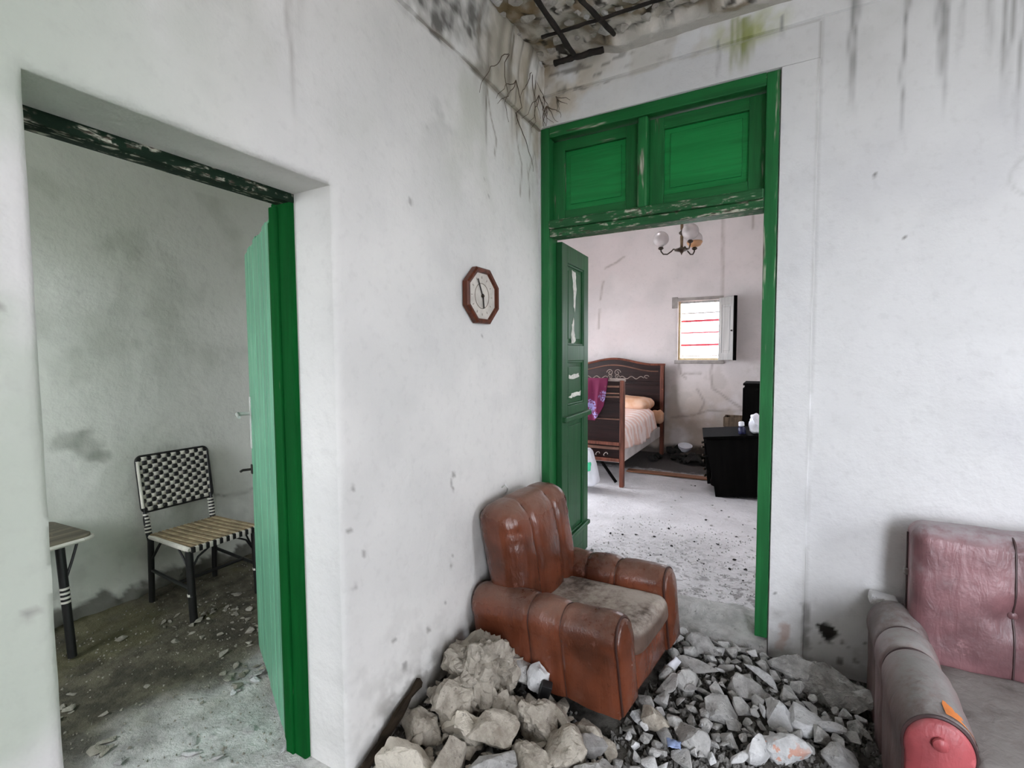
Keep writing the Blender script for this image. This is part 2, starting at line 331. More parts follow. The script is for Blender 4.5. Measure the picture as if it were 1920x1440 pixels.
M['dial'] = simple('yellowed_clock_dial', (.62, .58, .52), .5, .12, 25)
M['ink'] = simple('black_clock_hand', (.015, .012, .01), .4)
M['ring'] = simple('brown_dial_ring', (.2, .16, .12), .5)
M['cane_black'] = simple('black_cane', (.012, .012, .011), .45); M['cane_white'] = simple('dirty_white_cane', (.68, .66, .57), .55)
M['cane_tan2'] = simple('brown_cane', (.22, .16, .085), .6, .3, 20); M['cane_tan'] = simple('tan_cane', (.40, .33, .20), .6, .3, 20); M['tabletop'] = wood('grey_brown_table_top', (.16, .14, .10), 1, .6)
M['shutter'] = paint('flaked_white_shutter_paint', 2, (.62, .62, .60), wear=.55, dark=.1)
M['winframe'] = simple('aged_cream_window_frame', (.62, .50, .28), .6)
M['winstone'] = simple('grey_cement_patch', (.34, .31, .29), .95)
M['redbar'] = simple('red_painted_bar', (.55, .05, .08), .5); M['greybar'] = simple('grey_wire', (.3, .3, .3), .5)
M['brass'] = simple('tarnished_bronze', (.045, .03, .02), .4, .3, 20, .1, .6); M['brasslight'] = simple('worn_brass_sleeve', (.2, .13, .075), .4, .3, 20, .1, .5)
def globe():
    n = NT('frosted_glass_globe'); n.b.inputs['Transmission Weight'].default_value = .55
    return n.done((.80, .73, .72), .35)
M['globe'] = globe(); M['amber'] = simple('amber_glass', (.5, .26, .12), .3)
def cloth(name, a, b, kind):
    n = NT(name); p = n.pos(); x, y, z = n.sep(p)
    if kind == 'spread':
        k = n.ss(n.op('SINE', n.op('ADD', n.mul(y, 46), n.mul(n.noise(p, 5, 3), 9))), -.3, .5)
        side = n.ss(n.op('ADD', x, n.mul(n.noise(p, 9, 3), .2)), -.36, -.2)
        c = n.mix(n.mul(k, n.op('ADD', n.mul(side, .6), .1)), a, b)
    elif kind == 'flowers':
        wob = n.mul(n.noise(p, 26, 3), .06)
        f = n.op('MAXIMUM', n.ss(n.op('ADD', n.dist(p, (-.50, 2.31, .86)), wob), .105, .085), n.ss(n.op('ADD', n.dist(p, (-.335, 2.31, .97)), wob), .10, .08))
        f = n.op('MAXIMUM', f, n.ss(n.op('ADD', n.dist(p, (-.44, 2.31, .76)), wob), .07, .055))
        pet = n.ss(n.noise(p, 60, 2), .38, .55)
        c = n.mix(n.mul(f, pet), a, b)
    else:
        c = n.mix(n.ss(n.noise(p, 4, 4), .4, .6), a, b)
    return n.done(c, .85, n.noise(p, 60, 3), .2, .004)
M['spread'] = cloth('peach_striped_bedspread', (.74, .50, .42), (.86, .78, .76), 'spread')
M['pillow'] = cloth('apricot_pillow', (.62, .33, .19), (.70, .46, .33), 'plain')
M['mattress'] = cloth('grey_white_mattress', (.50, .46, .44), (.62, .58, .56), 'plain')
M['purple'] = cloth('magenta_flowered_cloth', (.16, .010, .055), (.36, .32, .62), 'flowers')
M['paper'] = simple('white_paper', (.82, .83, .88), .7, .05); M['navy'] = simple('navy_plastic', (.02, .022, .07), .4); M['blue'] = simple('pale_blue_paper', (.3, .38, .6), .7)
M['greenprint'] = simple('bright_green_print', (.05, .5, .25), .6); M['blackplastic'] = simple('black_plastic', (.012, .012, .013), .4)
M['redboard'] = wood('reddish_floorboard', (.22, .10, .055), 0, .8)

# ------------------------------------------------------------------ mesh helpers
class MB:
    def __init__(s): s.v = []; s.f = []; s.mi = []
    def add(s, vs, fs, T=None):
        b = len(s.v)
        s.v += [tuple(T @ Vector(q)) if T else tuple(q) for q in vs]
        s.f += [tuple(b+i for i in f) for f in fs]
        return s
    def box(s, x0, x1, y0, y1, z0, z1, T=None):
        vs = [(x, y, z) for z in (z0, z1) for y in (y0, y1) for x in (x0, x1)]
        return s.add(vs, [(0, 2, 3, 1), (4, 5, 7, 6), (0, 1, 5, 4), (2, 6, 7, 3), (0, 4, 6, 2), (1, 3, 7, 5)], T)
    def tube(s, path, r, n=8, caps=True):
        path = [Vector(q) for q in path]; rr = r if isinstance(r, (list, tuple)) else [r]*len(path)
        vs, fs = [], []; prev = None
        for i, q in enumerate(path):
            t = (path[min(i+1, len(path)-1)]-path[max(i-1, 0)]).normalized()
            a = prev - t*prev.dot(t) if prev is not None else t.cross(Vector((0, 0, 1)))
            if a.length < 1e-4: a = t.cross(Vector((0, 1, 0)))
            a.normalize(); prev = a; b = t.cross(a)
            for k in range(n):
                an = 2*PI*k/n; vs.append(q+(a*math.cos(an)+b*math.sin(an))*rr[i])
        for i in range(len(path)-1):
            for k in range(n): fs.append((i*n+k, i*n+(k+1) % n, (i+1)*n+(k+1) % n, (i+1)*n+k))
        if caps: fs.append(tuple(range(n-1, -1, -1))); fs.append(tuple((len(path)-1)*n+k for k in range(n)))
        return s.add(vs, fs)
    def lathe(s, prof, n=20, T=None):
        vs = [(r*math.cos(2*PI*k/n), r*math.sin(2*PI*k/n), z) for r, z in prof for k in range(n)]
        fs = [(i*n+k, i*n+(k+1) % n, (i+1)*n+(k+1) % n, (i+1)*n+k) for i in range(len(prof)-1) for k in range(n)]
        fs.append(tuple(range(n-1, -1, -1))); fs.append(tuple((len(prof)-1)*n+k for k in range(n)))
        return s.add(vs, fs, T)
    def prism(s, outline, z0, z1, T=None):           # outline in xy
        n = len(outline)
        vs = [(x, y, z0) for x, y in outline]+[(x, y, z1) for x, y in outline]
        fs = [tuple(range(n-1, -1, -1)), tuple(range(n, 2*n))]+[(k, (k+1) % n, n+(k+1) % n, n+k) for k in range(n)]
        return s.add(vs, fs, T)
    def mesh(s, name, bev=0, seg=2, smooth=True, angle=40):
        me = bpy.data.meshes.new(name); me.from_pydata(s.v, [], s.f)
        bm = bmesh.new(); bm.from_mesh(me)
        if bev:
            bmesh.ops.remove_doubles(bm, verts=bm.verts, dist=1e-6)
            bmesh.ops.bevel(bm, geom=[e for e in bm.edges if len(e.link_faces) == 2 and e.calc_face_angle(0) > .5], offset=bev, segments=seg, affect='EDGES', profile=.5, clamp_overlap=True)
        bmesh.ops.recalc_face_normals(bm, faces=bm.faces)
        for f in bm.faces: f.smooth = smooth
        if smooth:
            lim = math.radians(angle)
            for e in bm.edges:
                if len(e.link_faces) == 2 and e.calc_face_angle(0) > lim: e.smooth = False
        bm.to_mesh(me); bm.free()
        return me
    def build(s, name, mat, parent=None, bev=0, seg=2, smooth=True, angle=40):
        return link(name, s.mesh(name, bev, seg, smooth, angle), mat, parent)

def link(name, me, mat, parent=None):
    if mat is not None and not me.materials: me.materials.append(M[mat] if isinstance(mat, str) else mat)
    o = bpy.data.objects.new(name, me); COL.objects.link(o)
    if parent: o.parent = parent
    return o
def tag(o, label, cat, group=None):
    o['label'] = label; o['category'] = cat
    if group: o['group'] = group
    return o
def thing(name, label, cat, loc=(0, 0, 0), rot=(0, 0, 0), group=None):
    o = bpy.data.objects.new(name, None); COL.objects.link(o); o.location = loc; o.rotation_euler = rot
    o.empty_display_size = .1
    return tag(o, label, cat, group)
def struct(o, label=None, cat=None):
    o['kind'] = 'structure'
    if label: o['label'] = label
    if cat: o['category'] = cat
    return o
def sroot(name, label, cat, loc=(0, 0, 0)):
    o = bpy.data.objects.new(name, None); COL.objects.link(o); o.location = loc; o.empty_display_size = .1
    return struct(o, label, cat)
def bx(name, a, mat, parent=None, bev=.004, T=None):
    return MB().box(*a, T=T).build(name, mat, parent, bev, smooth=False)
def lin(a, b, n): return [a+(b-a)*i/n for i in range(n+1)]
def steps(a, b, st, marks=()):
    m = sorted(set([a, b]+[q for q in marks if a < q < b])); out = []
    for p, q in zip(m, m[1:]):
        n = max(1, round((q-p)/st)); out += lin(p, q, n)[:-1]
    return out+[b]
def fbm(x, y, z, s=1, o=4): return noise.fractal(Vector((x*s, y*s, z*s)), 1.0, 2.0, o)

def gridwall(name, O, U, V, Nn, us, vs, holes, thick, amp, mat, soft=.01, nback=False, disp=None):
    """wall: grid us x vs from origin O along U,V, facing Nn; holes (u0,u1,v0,v1) get reveals"""
    O, U, V, Nn = map(Vector, (O, U, V, Nn)); mb = MB()
    def inh(u, v): return any(h[0]+1e-6 < u < h[1]-1e-6 and h[2]+1e-6 < v < h[3]-1e-6 for h in holes)
    def onh(u, v): return any(h[0]-1e-6 <= u <= h[1]+1e-6 and h[2]-1e-6 <= v <= h[3]+1e-6 for h in holes)
    def pt(u, v, d):
        q = O+U*u+V*v
        if d == 0:
            a = amp*fbm(q.x+3, q.y, q.z, 1.7, 3)
            if disp: a += disp(u, v)
            if onh(u, v): a = -soft+amp*.6*fbm(q.x, q.y, q.z, 9, 2)
            return q+Nn*a
        return q-Nn*d
    idx = {}
    def vi(i, j, d):
        k = (i, j, d)
        if k not in idx: idx[k] = len(mb.v); mb.v.append(tuple(pt(us[i], vs[j], d)))
        return idx[k]
    for i in range(len(us)-1):
        for j in range(len(vs)-1):
            if inh((us[i]+us[i+1])/2, (vs[j]+vs[j+1])/2): continue
            mb.f.append((vi(i, j, 0), vi(i+1, j, 0), vi(i+1, j+1, 0), vi(i, j+1, 0)))
            mb.f.append((vi(i, j, thick), vi(i, j+1, thick), vi(i+1, j+1, thick), vi(i+1, j, thick)))
    for h in holes:
        iu = [i for i, u in enumerate(us) if h[0]-1e-6 <= u <= h[1]+1e-6]; jv = [j for j, v in enumerate(vs) if h[2]-1e-6 <= v <= h[3]+1e-6]
        D = [0, soft+.006, soft+.014, soft+.04, thick]
        for a, b in zip(D, D[1:]):
            for j in (jv[0], jv[-1]):
                for i, k in zip(iu, iu[1:]): mb.f.append((vi(i, j, a), vi(k, j, a), vi(k, j, b), vi(i, j, b)))
            for i in (iu[0], iu[-1]):
                for j, k in zip(jv, jv[1:]): mb.f.append((vi(i, j, a), vi(i, k, a), vi(i, k, b), vi(i, j, b)))
    return struct(mb.build(name, mat, None, angle=60))

# ================================================================== THE SETTING
ZF = -.13                      # main-room floor under the rubble
ZC = 3.03
# left wall with the plank-door opening
ys = steps(0, 2.7, .014, (1.553, 2.293))+steps(2.7, 4.6, .3)[1:]; zs = steps(-.3, 3.12, .014, (1.962,))
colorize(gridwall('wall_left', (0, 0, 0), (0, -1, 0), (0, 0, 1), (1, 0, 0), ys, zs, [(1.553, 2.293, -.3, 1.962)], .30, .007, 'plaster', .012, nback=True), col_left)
# back wall with the tall green door opening
xs = steps(-2.4, 0, .3)[:-1]+steps(0, 2.4, .0125, (.02, 1.262))+steps(2.4, 4.6, .3)[1:]; zs = steps(-.3, 3.12, .0125, (-.06, 2.742))+[3.4, 3.7]
colorize(gridwall('wall_back', (0, 0, 0), (1, 0, 0), (0, 0, 1), (0, -1, 0), xs, zs, [(.02, 1.262, -.06, 2.742)], .20, .005, 'plaster', .006, nback=True), col_back)
# rear wall with an open doorway that lets the daylight in; right wall with a window added to brighten the left wall
gridwall('wall_rear', (0, -4.6, 0), (1, 0, 0), (0, 0, 1), (0, 1, 0), steps(-.3, 4.6, .5, (2.68, 3.82)), steps(-.3, 3.2, .5, (-.1, 2.4)), [(2.68, 3.82, -.1, 2.4)], .25, .0, 'plain')
gridwall('wall_right', (4.6, 0, 0), (0, -1, 0), (0, 0, 1), (-1, 0, 0), steps(-.3, 4.9, .5, (1.475, 2.425)), steps(-.3, 3.2, .5, (1.3, 2.5)), [(1.475, 2.425, 1.3, 2.5)], .2, .0, 'plain')
# side room
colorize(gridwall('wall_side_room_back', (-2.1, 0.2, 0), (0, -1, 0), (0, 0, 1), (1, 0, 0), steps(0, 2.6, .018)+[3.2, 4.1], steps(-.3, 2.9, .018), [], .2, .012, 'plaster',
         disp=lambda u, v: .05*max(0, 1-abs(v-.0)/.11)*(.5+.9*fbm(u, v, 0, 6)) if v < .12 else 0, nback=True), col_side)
gridwall('wall_side_room_near', (-2.3, -3.7, 0), (1, 0, 0), (0, 0, 1), (0, 1, 0), steps(0, 2.2, .5, (.7, 1.5)), steps(-.3, 3.0, .5, (.95, 2.05)), [(.7, 1.5, .95, 2.05)], .25, .0, 'plainside')  # window hole put in out of view for side-room light
# bedroom
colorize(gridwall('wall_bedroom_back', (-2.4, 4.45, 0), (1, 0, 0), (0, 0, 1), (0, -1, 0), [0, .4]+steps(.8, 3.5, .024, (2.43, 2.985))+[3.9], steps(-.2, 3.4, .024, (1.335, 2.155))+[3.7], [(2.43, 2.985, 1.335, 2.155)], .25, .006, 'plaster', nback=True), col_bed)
gridwall('wall_bedroom_right', (1.40, 4.6, 0), (0, -1, 0), (0, 0, 1), (-1, 0, 0), steps(0, 4.5, .5), steps(-.2, 3.7, .5), [], .2, .0, 'plainbed')
gridwall('wall_bedroom_left', (-2.3, .1, 0), (0, 1, 0), (0, 0, 1), (1, 0, 0), steps(0, 4.5, .5, (1.3, 2.7)), steps(-.2, 3.7, .5, (.15, 2.35)), [(1.3, 2.7, .15, 2.35)], .2, .0, 'plainbed')  # opening added out of view to light the bedroom

# rubble height of the main floor
def H(x, y):
    h = ZF
    h += .045*math.exp(-((x-.9)/.7)**2-((y+.35)/.45)**2)               # bank below the doorway
    h += .10*math.exp(-(x/.34)**2-((y+1.05)/.42)**2)                   # heap against the left wall
    h += .02*fbm(x, y, 0, 3, 4)
    return h
def field(name, xs, ys, fn, mat, label=None, flip=False):
    mb = MB(); nx = len(xs)
    mb.v = [(x, y, fn(x, y)) for y in ys for x in xs]
    mb.f = [(j*nx+i, j*nx+i+1, (j+1)*nx+i+1, (j+1)*nx+i) for j in range(len(ys)-1) for i in range(nx-1)]
    return struct(mb.build(name, mat, None, angle=180))
field('floor', steps(0, 2.2, .03)+steps(2.2, 4.6, .3)[1:], steps(-4.6, -1.9, .3)[:-1]+steps(-1.9, .0, .03), H, 'floor')
def HS(x, y): return -.06+.014*fbm(x, y, 0, 2.4, 5)+.03*max(0, min(1, (-1.9-x)/.2))
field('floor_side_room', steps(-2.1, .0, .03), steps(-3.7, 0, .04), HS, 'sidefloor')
def HB(x, y): return .0+.006*fbm(x, y, 0, 2, 4)
field('floor_bedroom', steps(-2.3, 1.4, .05), steps(.18, 4.45, .05), HB, 'bedfloor')

def HC(x, y):
    rough = max(0, min(1, (1.55-x)/.15))
    z = ZC+.045*rough+rough*.030*fbm(x, y, 3, 7, 5)
    keep = max(0, min(1, (y+.13+.05*fbm(x, y, 9, 6, 3))/.025))*max(0, min(1, (x-.3)/.2))
    return z*(1-keep)+keep*(ZC-.005+.006*fbm(x, y, 5, 5, 3))
ceil = colorize(field('ceiling', steps(0, 1.8, .012)+steps(1.8, 4.6, .3)[1:], steps(-4.6, -1.0, .3)[:-1]+steps(-1.0, 0, .012), HC, 'mortar'), col_ceiling)
struct(bx('ceiling_bedroom', (-2.4, 1.6, .1, 4.7, 3.5, 3.6), 'plain', None, 0))
struct(bx('ceiling_side_room', (-2.3, -.2, -3.9, .1, 2.75, 2.85), 'plain', None, 0))
struct(bx('ceiling_slab', (-.3, 4.8, -4.8, .2, 3.16, 3.25), 'plain', None, 0))
struct(bx('ground', (-40, 40, -40, 40, -.5, -.45), 'ground', None, 0))

# plaster surround of the green door (trim_1) and the crown bands
def strip_grid(us, prof, fn):
    mb = MB(); k = len(prof)
    for u in us:
        for q in prof: mb.v.append(fn(u, q))
    for i in range(len(us)-1):
        for j in range(k-1): mb.f.append((i*k+j, i*k+j+1, (i+1)*k+j+1, (i+1)*k+j))
    return mb
def dense(prof, st):
    out = []
    for a, b in zip(prof, prof[1:]):
        n = max(1, round(math.hypot(b[0]-a[0], b[1]-a[1])/st)); out += [(a[0]+(b[0]-a[0])*i/n, a[1]+(b[1]-a[1])*i/n) for i in range(n)]
    return out+[prof[-1]]
mb = strip_grid(steps(.0, 1.42, .0125), dense([(.003, 2.744), (-.012, 2.748), (-.013, 2.905), (.003, 2.912)], .0125), lambda u, q: (u, q[0]+(.002*fbm(u, q[1], 0, 5) if q[0] < 0 else 0), q[1]+.003*fbm(u, 1, 2, 3)))
m2 = strip_grid(steps(-.14, 2.745, .0125), dense([(1.264, .003), (1.268, -.012), (1.415, -.013), (1.421, .003)], .0125), lambda u, q: (q[0]+.003*fbm(u, 5, 2, 3)*(q[0] > 1.3), q[1]+(.002*fbm(u, q[0], 0, 5) if q[1] < 0 else 0), u))
mb.add(m2.v, m2.f)
colorize(struct(mb.build('trim_1', 'plaster', None, angle=35), 'flat raised plaster band framing the tall green door'), col_back)
pr = dense([(0, 2.735), (.018, 2.737), (.026, 2.76), (.032, 2.90), (.05, 3.0), (.07, 3.10), (-.05, 3.10)], .014)
mb = strip_grid(steps(0, 1.6, .014)+[2.6, 4.6], pr, lambda u, q: (q[0]+(.010*fbm(q[0], u, q[1], 6, 4) if q[0] > .01 else 0), -u, q[1]+.004*fbm(u, q[1], 0, 3)))
colorize(struct(mb.build('trim_2', 'plaster', None), 'stained plaster crown band along the top of the left wall'), col_left)
pr = dense([(0, 2.925), (.012, 2.93), (.018, 2.96), (.03, 3.02), (.05, 3.10), (-.05, 3.10)], .0125)
mb = strip_grid(steps(0, 2.4, .0125)+[3.4, 4.6], pr, lambda u, q: (u, -q[0]-(.004*fbm(u, q[0], q[1], 7, 4) if q[0] > .01 else 0), q[1]+.006*fbm(u, q[1], 7, 4)))
colorize(struct(mb.build('trim_3', 'plaster', None), 'thin plaster cove between the back wall and the broken ceiling'), col_back)

# ------------------------------------------------------------------ stones (shared meshes)
def hull_mesh(name, seed, npts=14, flat=1.0, bevel=0.05):
    rd = random.Random(seed); bm = bmesh.new()
    for _ in range(npts):
        v = Vector((rd.gauss(0, 1), rd.gauss(0, 1), rd.gauss(0, 1))).normalized()*rd.uniform(.82, 1.0)
        bm.verts.new((v.x*rd.uniform(.75, 1), v.y*rd.uniform(.6, .85), v.z*flat*rd.uniform(.5, .8)))
    r = bmesh.ops.convex_hull(bm, input=bm.verts)
    bmesh.ops.delete(bm, geom=list({g for g in r['geom_interior']+r['geom_unused'] if isinstance(g, bmesh.types.BMVert)}), context='VERTS')
    bmesh.ops.dissolve_limit(bm, angle_limit=.22, verts=bm.verts, edges=bm.edges)
    if bevel: bmesh.ops.bevel(bm, geom=list(bm.edges), offset=bevel, segments=1, affect='EDGES', clamp_overlap=True)
    bmesh.ops.triangulate(bm, faces=[f for f in bm.faces if len(f.verts) > 4])
    bmesh.ops.recalc_face_normals(bm, faces=bm.faces)
    me = bpy.data.meshes.new(name); bm.to_mesh(me); bm.free()
    return me
def rock_mesh(name, seed, dims, rough=.12, sub=4):
    """large craggy rock: hull, subdivided and broken up by noise"""
    rd = random.Random(seed); bm = bmesh.new()
    for _ in range(16):
        v = Vector((rd.gauss(0, 1), rd.gauss(0, 1), rd.gauss(0, 1))).normalized()
        bm.verts.new((v.x*dims[0]*rd.uniform(.8, 1), v.y*dims[1]*rd.uniform(.8, 1), v.z*dims[2]*rd.uniform(.8, 1)))
    r = bmesh.ops.convex_hull(bm, input=bm.verts)
    bmesh.ops.delete(bm, geom=list({g for g in r['geom_interior']+r['geom_unused'] if isinstance(g, bmesh.types.BMVert)}), context='VERTS')
    bmesh.ops.triangulate(bm, faces=bm.faces)
    for _ in range(sub):
        long = [e for e in bm.edges if e.calc_length() > .022]
        if not long: break
        bmesh.ops.subdivide_edges(bm, edges=long, cuts=1, use_grid_fill=True)
        bmesh.ops.triangulate(bm, faces=[f for f in bm.faces if len(f.verts) > 3])
    bmesh.ops.smooth_vert(bm, verts=bm.verts, factor=.25, use_axis_x=True, use_axis_y=True, use_axis_z=True)
    bm.normal_update(); o = seed*3.7; m = min(dims)
    for v in bm.verts:
        p = v.co
        a = noise.fractal(Vector((p.x*9+o, p.y*9, p.z*9)), .8, 2.1, 5)
        rg = abs(noise.noise(Vector((p.x*6-o, p.y*6, p.z*6))))
        vd = noise.voronoi(Vector((p.x*13+o, p.y*13, p.z*13)))[0]
        v.co = p+v.normal*(m*rough*(a*1.0-rg*1.0-(vd[1]-vd[0] < .12)*.25-vd[0]*.5+.4))
    for f in bm.faces: f.smooth = True
    bmesh.ops.recalc_face_normals(bm, faces=bm.faces)
    for e in bm.edges:
        if len(e.link_faces) == 2 and e.calc_face_angle(0) > .5: e.smooth = False
    me = bpy.data.meshes.new(name); bm.to_mesh(me); bm.free()
    return me
SM = [hull_mesh('stone_chip', 100+i, random.Random(i).choice((10, 12, 16)), random.Random(i).choice((.6, .8, 1.0)), .05) for i in range(18)]
def stone_set(mat):
    out = []
    for m in SM:
        c = m.copy(); c.materials.clear(); c.materials.append(M[mat]); out.append(c)
    return out
SG, SW, SK, SD, SS, SCE = [stone_set(k) for k in ('stonegrey', 'stonewarm', 'stonewhite', 'stonedark', 'stoneside', 'stoneceil')]

# stones and bars showing in the broken ceiling
rd = random.Random(5); done = []
for _ in range(900):
    x = rd.uniform(.03, 1.45); y = rd.uniform(-.95, -.06); r = rd.choice((.03, .04, .05, .06, .075))*rd.uniform(.8, 1.15)
    if y > -.15 and x > .35: continue
    if any((x-a)**2+(y-b)**2 < ((r+c)*.72)**2 for a, b, c in done): continue
    done.append((x, y, r))
    o = link('stone', rd.choice(SCE), None, ceil)
    o.location = (x, y, HC(x, y)-r*.08); o.scale = (r, r*rd.uniform(.8, 1.1), r*.7); o.rotation_euler = (rd.uniform(-.2, .2), rd.uniform(-.2, .2), rd.uniform(0, 6))
for path, r in (([(.279, -1.25, 3.03), (.281, -.6, 3.022), (.284, -.155, 3.015)], .014), ([(.40, -1.1, 3.03), (.459, -.508, 3.02), (.518, -.195, 3.025)], .012),
                ([(.165, -.140, 3.012), (.30, -.147, 3.004), (.44, -.130, 3.01)], .016), ([(.19, -.36, 3.02), (.45, -.352, 3.016), (.78, -.335, 3.02), (1.3, -.30, 3.03)], .008)):
    pts = []
    for a, b in zip(path, path[1:]):
        for t in range(8): pts.append(Vector(a).lerp(Vector(b), t/8))
    pts.append(Vector(path[-1]))
    MB().tube([q+Vector((.003*fbm(q.x, q.y, 1, 30), .003*fbm(q.y, q.x, 4, 30), .004*fbm(q.x, q.y, 7, 20))) for q in pts], [r*(1+.25*fbm(q.x, q.y, 0, 40)) for q in pts], 8).build('rusty_bar', 'rust', ceil)

# ------------------------------------------------------------------ door_1: tall green doorway with panelled transom
d1 = sroot('door_1', 'tall green wooden doorway with two-panel transom opening into the bedroom', 'door', (0, 0, 0))
bx('jamb', (.018, .074, -.012, .11, -.06, 2.74), 'greenz', d1, .005)
bx('jamb', (1.205, 1.262, -.012, .11, -.02, 2.74), 'greenz', d1, .005)
bx('head_rail', (.074, 1.205, -.012, .11, 2.680, 2.742), 'greenx', d1, .005)
bar = bx('transom_bar', (.074, 1.205, -.028, .10, 2.150, 2.200), 'barx', d1, .008)
bx('bead', (.074, 1.205, -.012, .09, 2.105, 2.150), 'barx', bar, .006)
bx('mullion', (.590, .645, -.010, .085, 2.2, 2.68), 'greenz', d1, .012)
for x0, x1 in ((.074, .590), (.645, 1.205)):
    p = bx('transom_panel', (x0+.07, x1-.07, .066, .080, 2.26, 2.62), 'panel', d1, .002)
    bx('raised_field', (x0+.105, x1-.105, .059, .068, 2.30, 2.585), 'panel', p, .003)
    bx('stile', (x0, x0+.075, .045, .085, 2.2, 2.672), 'greenz', p, .003); bx('stile', (x1-.075, x1, .045, .085, 2.2, 2.672), 'greenz', p, .003)
    bx('rail', (x0+.075, x1-.075, .045, .085, 2.2, 2.265), 'greenx', p, .003); bx('rail', (x0+.075, x1-.075, .045, .085, 2.61, 2.672), 'greenx', p, .003)
# threshold step
mb = MB(); n = 24; prof = [(-.07, -.2), (-.075, -.075), (-.055, -.045), (.0, -.035), (.06, -.03), (.11, .004), (.22, .006), (.22, -.2)]
for i in range(n+1):
    x = .02+1.242*i/n
    for py, pz in prof: mb.v.append((x, py+.012*fbm(x, py, pz, 6, 4), pz+(.014*fbm(x, py, 3, 7, 4) if pz > -.1 else 0)))
k = len(prof)
for i in range(n):
    for j in range(k-1): mb.f.append((i*k+j, i*k+j+1, (i+1)*k+j+1, (i+1)*k+j))
mb.f += [tuple(range(k)), tuple(n*k+j for j in range(k))]
th = mb.build('threshold', 'stonegrey', d1, angle=50); th['label'] = 'crumbling grey stone threshold'
# leaf, opened into the bedroom; built along +y from the hinge, its near face looks to +x
lf = bpy.data.objects.new('leaf', None); COL.objects.link(lf); lf.parent = d1; lf.location = (.076, .085, 0); lf.rotation_euler = (0, 0, math.radians(2.0)); lf.empty_display_size = .1
LW = .515; x0, x1 = -.0, .038
bx('stile', (x0, x1, 0, .10, .015, 2.095), 'leaf', lf, .003); bx('stile', (x0, x1, LW-.095, LW, .015, 2.095), 'leaf', lf, .003)
for z0, z1 in ((1.985, 2.095), (1.37, 1.47), (.985, 1.08), (.10, .22), (.015, .10)): bx('rail', (x0, x1, .10, LW-.095, z0, z1), 'leaf', lf, .003)
bx('weather_bar', (x1-.004, x1+.028, -.0, LW+.004, .985, 1.022), 'leaf', lf, .008)
bx('weather_bar', (x1-.004, x1+.020, .0, LW+.004, .195, .225), 'leaf', lf, .008)
for z0, z1 in ((1.47, 1.985), (1.08, 1.37), (.22, .985)):
    bx('panel', (.010, .022, .10, LW-.095, z0, z1), 'leaf', lf, .0)
    bx('raised_field', (.020, .029, .135, LW-.13, z0+.04, z1-.04), 'leaf', lf, .006)
    for a in ((.018, .034, .098, .112, z0, z1), (.018, .034, LW-.109, LW-.095, z0, z1), (.018, .034, .112, LW-.109, z0, z0+.014), (.018, .034, .112, LW-.109, z1-.014, z1)):
        bx('bead', a, 'leaf', lf, .004)
def ragged(name, pts, x, t, mat, parent, seed):
    rd = random.Random(seed); out = []
    for a, b in zip(pts, pts[1:]+pts[:1]):
        for i in range(4):
            f = i/4; out.append((a[0]+(b[0]-a[0])*f+rd.uniform(-.006, .006), a[1]+(b[1]-a[1])*f+rd.uniform(-.006, .006)))
    n = len(out); mb = MB()
    mb.v = [(x, p, q) for p, q in out]+[(x+t, p, q) for p, q in out]
    mb.f = [tuple(range(n)), tuple(range(2*n-1, n-1, -1))]+[(i, (i+1) % n, n+(i+1) % n, n+i) for i in range(n)]
    return mb.build(name, mat, parent)
for i, pts in enumerate(([(.20, 1.955), (.27, 1.95), (.285, 1.84), (.255, 1.69), (.235, 1.72), (.225, 1.85)], [(.20, 1.60), (.235, 1.66), (.245, 1.56), (.275, 1.50), (.20, 1.475), (.185, 1.52)],
                         [(.14, 1.275), (.33, 1.285), (.34, 1.26), (.15, 1.25)], [(.14, 1.135), (.22, 1.16), (.38, 1.16), (.37, 1.135), (.24, 1.125)])):
    ragged('torn_primer_patch', pts, .0275 if i < 2 else .028, .0025, 'tear', lf, i)

# ------------------------------------------------------------------ door_2: plank door in the left wall
d2 = sroot('door_2', 'open green plank door in the left wall leading to the side room', 'door', (0, 0, 0))
bx('jamb', (-.29, -.195, -1.574, -1.538, -.08, 1.94), 'jamb', d2, .006)
bx('jamb', (-.30, -.195, -2.34, -2.272, -.08, 1.935), 'jamb', d2, .006)
bx('rebate_strip', (-.292, -.252, -1.583, -1.570, -.07, 1.925), 'jamb', d2, .004)
mb = MB(); mb.box(-.265, -.193, -2.31, -1.545, 1.930, 1.972); mb.build('lintel', 'greeny', d2, .006)
lf2 = bpy.data.objects.new('leaf', None); COL.objects.link(lf2); lf2.parent = d2; lf2.location = (-.305, -1.556, 0); lf2.empty_display_size = .1
lf2.rotation_euler = (0, 0, math.radians(180-26.5))          # local x runs from hinge to free edge; visible face = local +y
rd = random.Random(3)
for i in range(8):
    a = .003+i*.091; z1 = 1.90+rd.uniform(-.01, .012)
    bx('plank', (a, a+.086, -.014, .012+rd.uniform(-.002, .002), -.035+rd.uniform(-.01, .015), z1), 'plank', lf2, .004)
for z in (.25, 1.0, 1.72): bx('ledge_board', (.03, .70, -.036, -.014, z-.05, z+.05), 'leaf', lf2, .004)
bx('hinge_stile', (-.03, .012, -.036, .016, -.03, 1.88), 'jamb', lf2, .005)
hp = bx('handle_plate', (.685, .722, .012, .018, .965, 1.215), 'white_metal', lf2, .003)
MB().tube([(.704, .018, 1.135), (.704, .055, 1.135), (.700, .068, 1.136), (.66, .074, 1.138), (.60, .072, 1.13)], [.009, .009, .009, .009, .007], 10).build('lever', 'white_metal', hp)
kb = bx('bolt_plate', (.695, .722, .012, .02, .84, .885), 'rust', lf2, .003)
MB().tube([(.708, .018, .862), (.708, .055, .862), (.70, .066, .858)], .006, 8).build('bolt_knob', 'rust', kb)

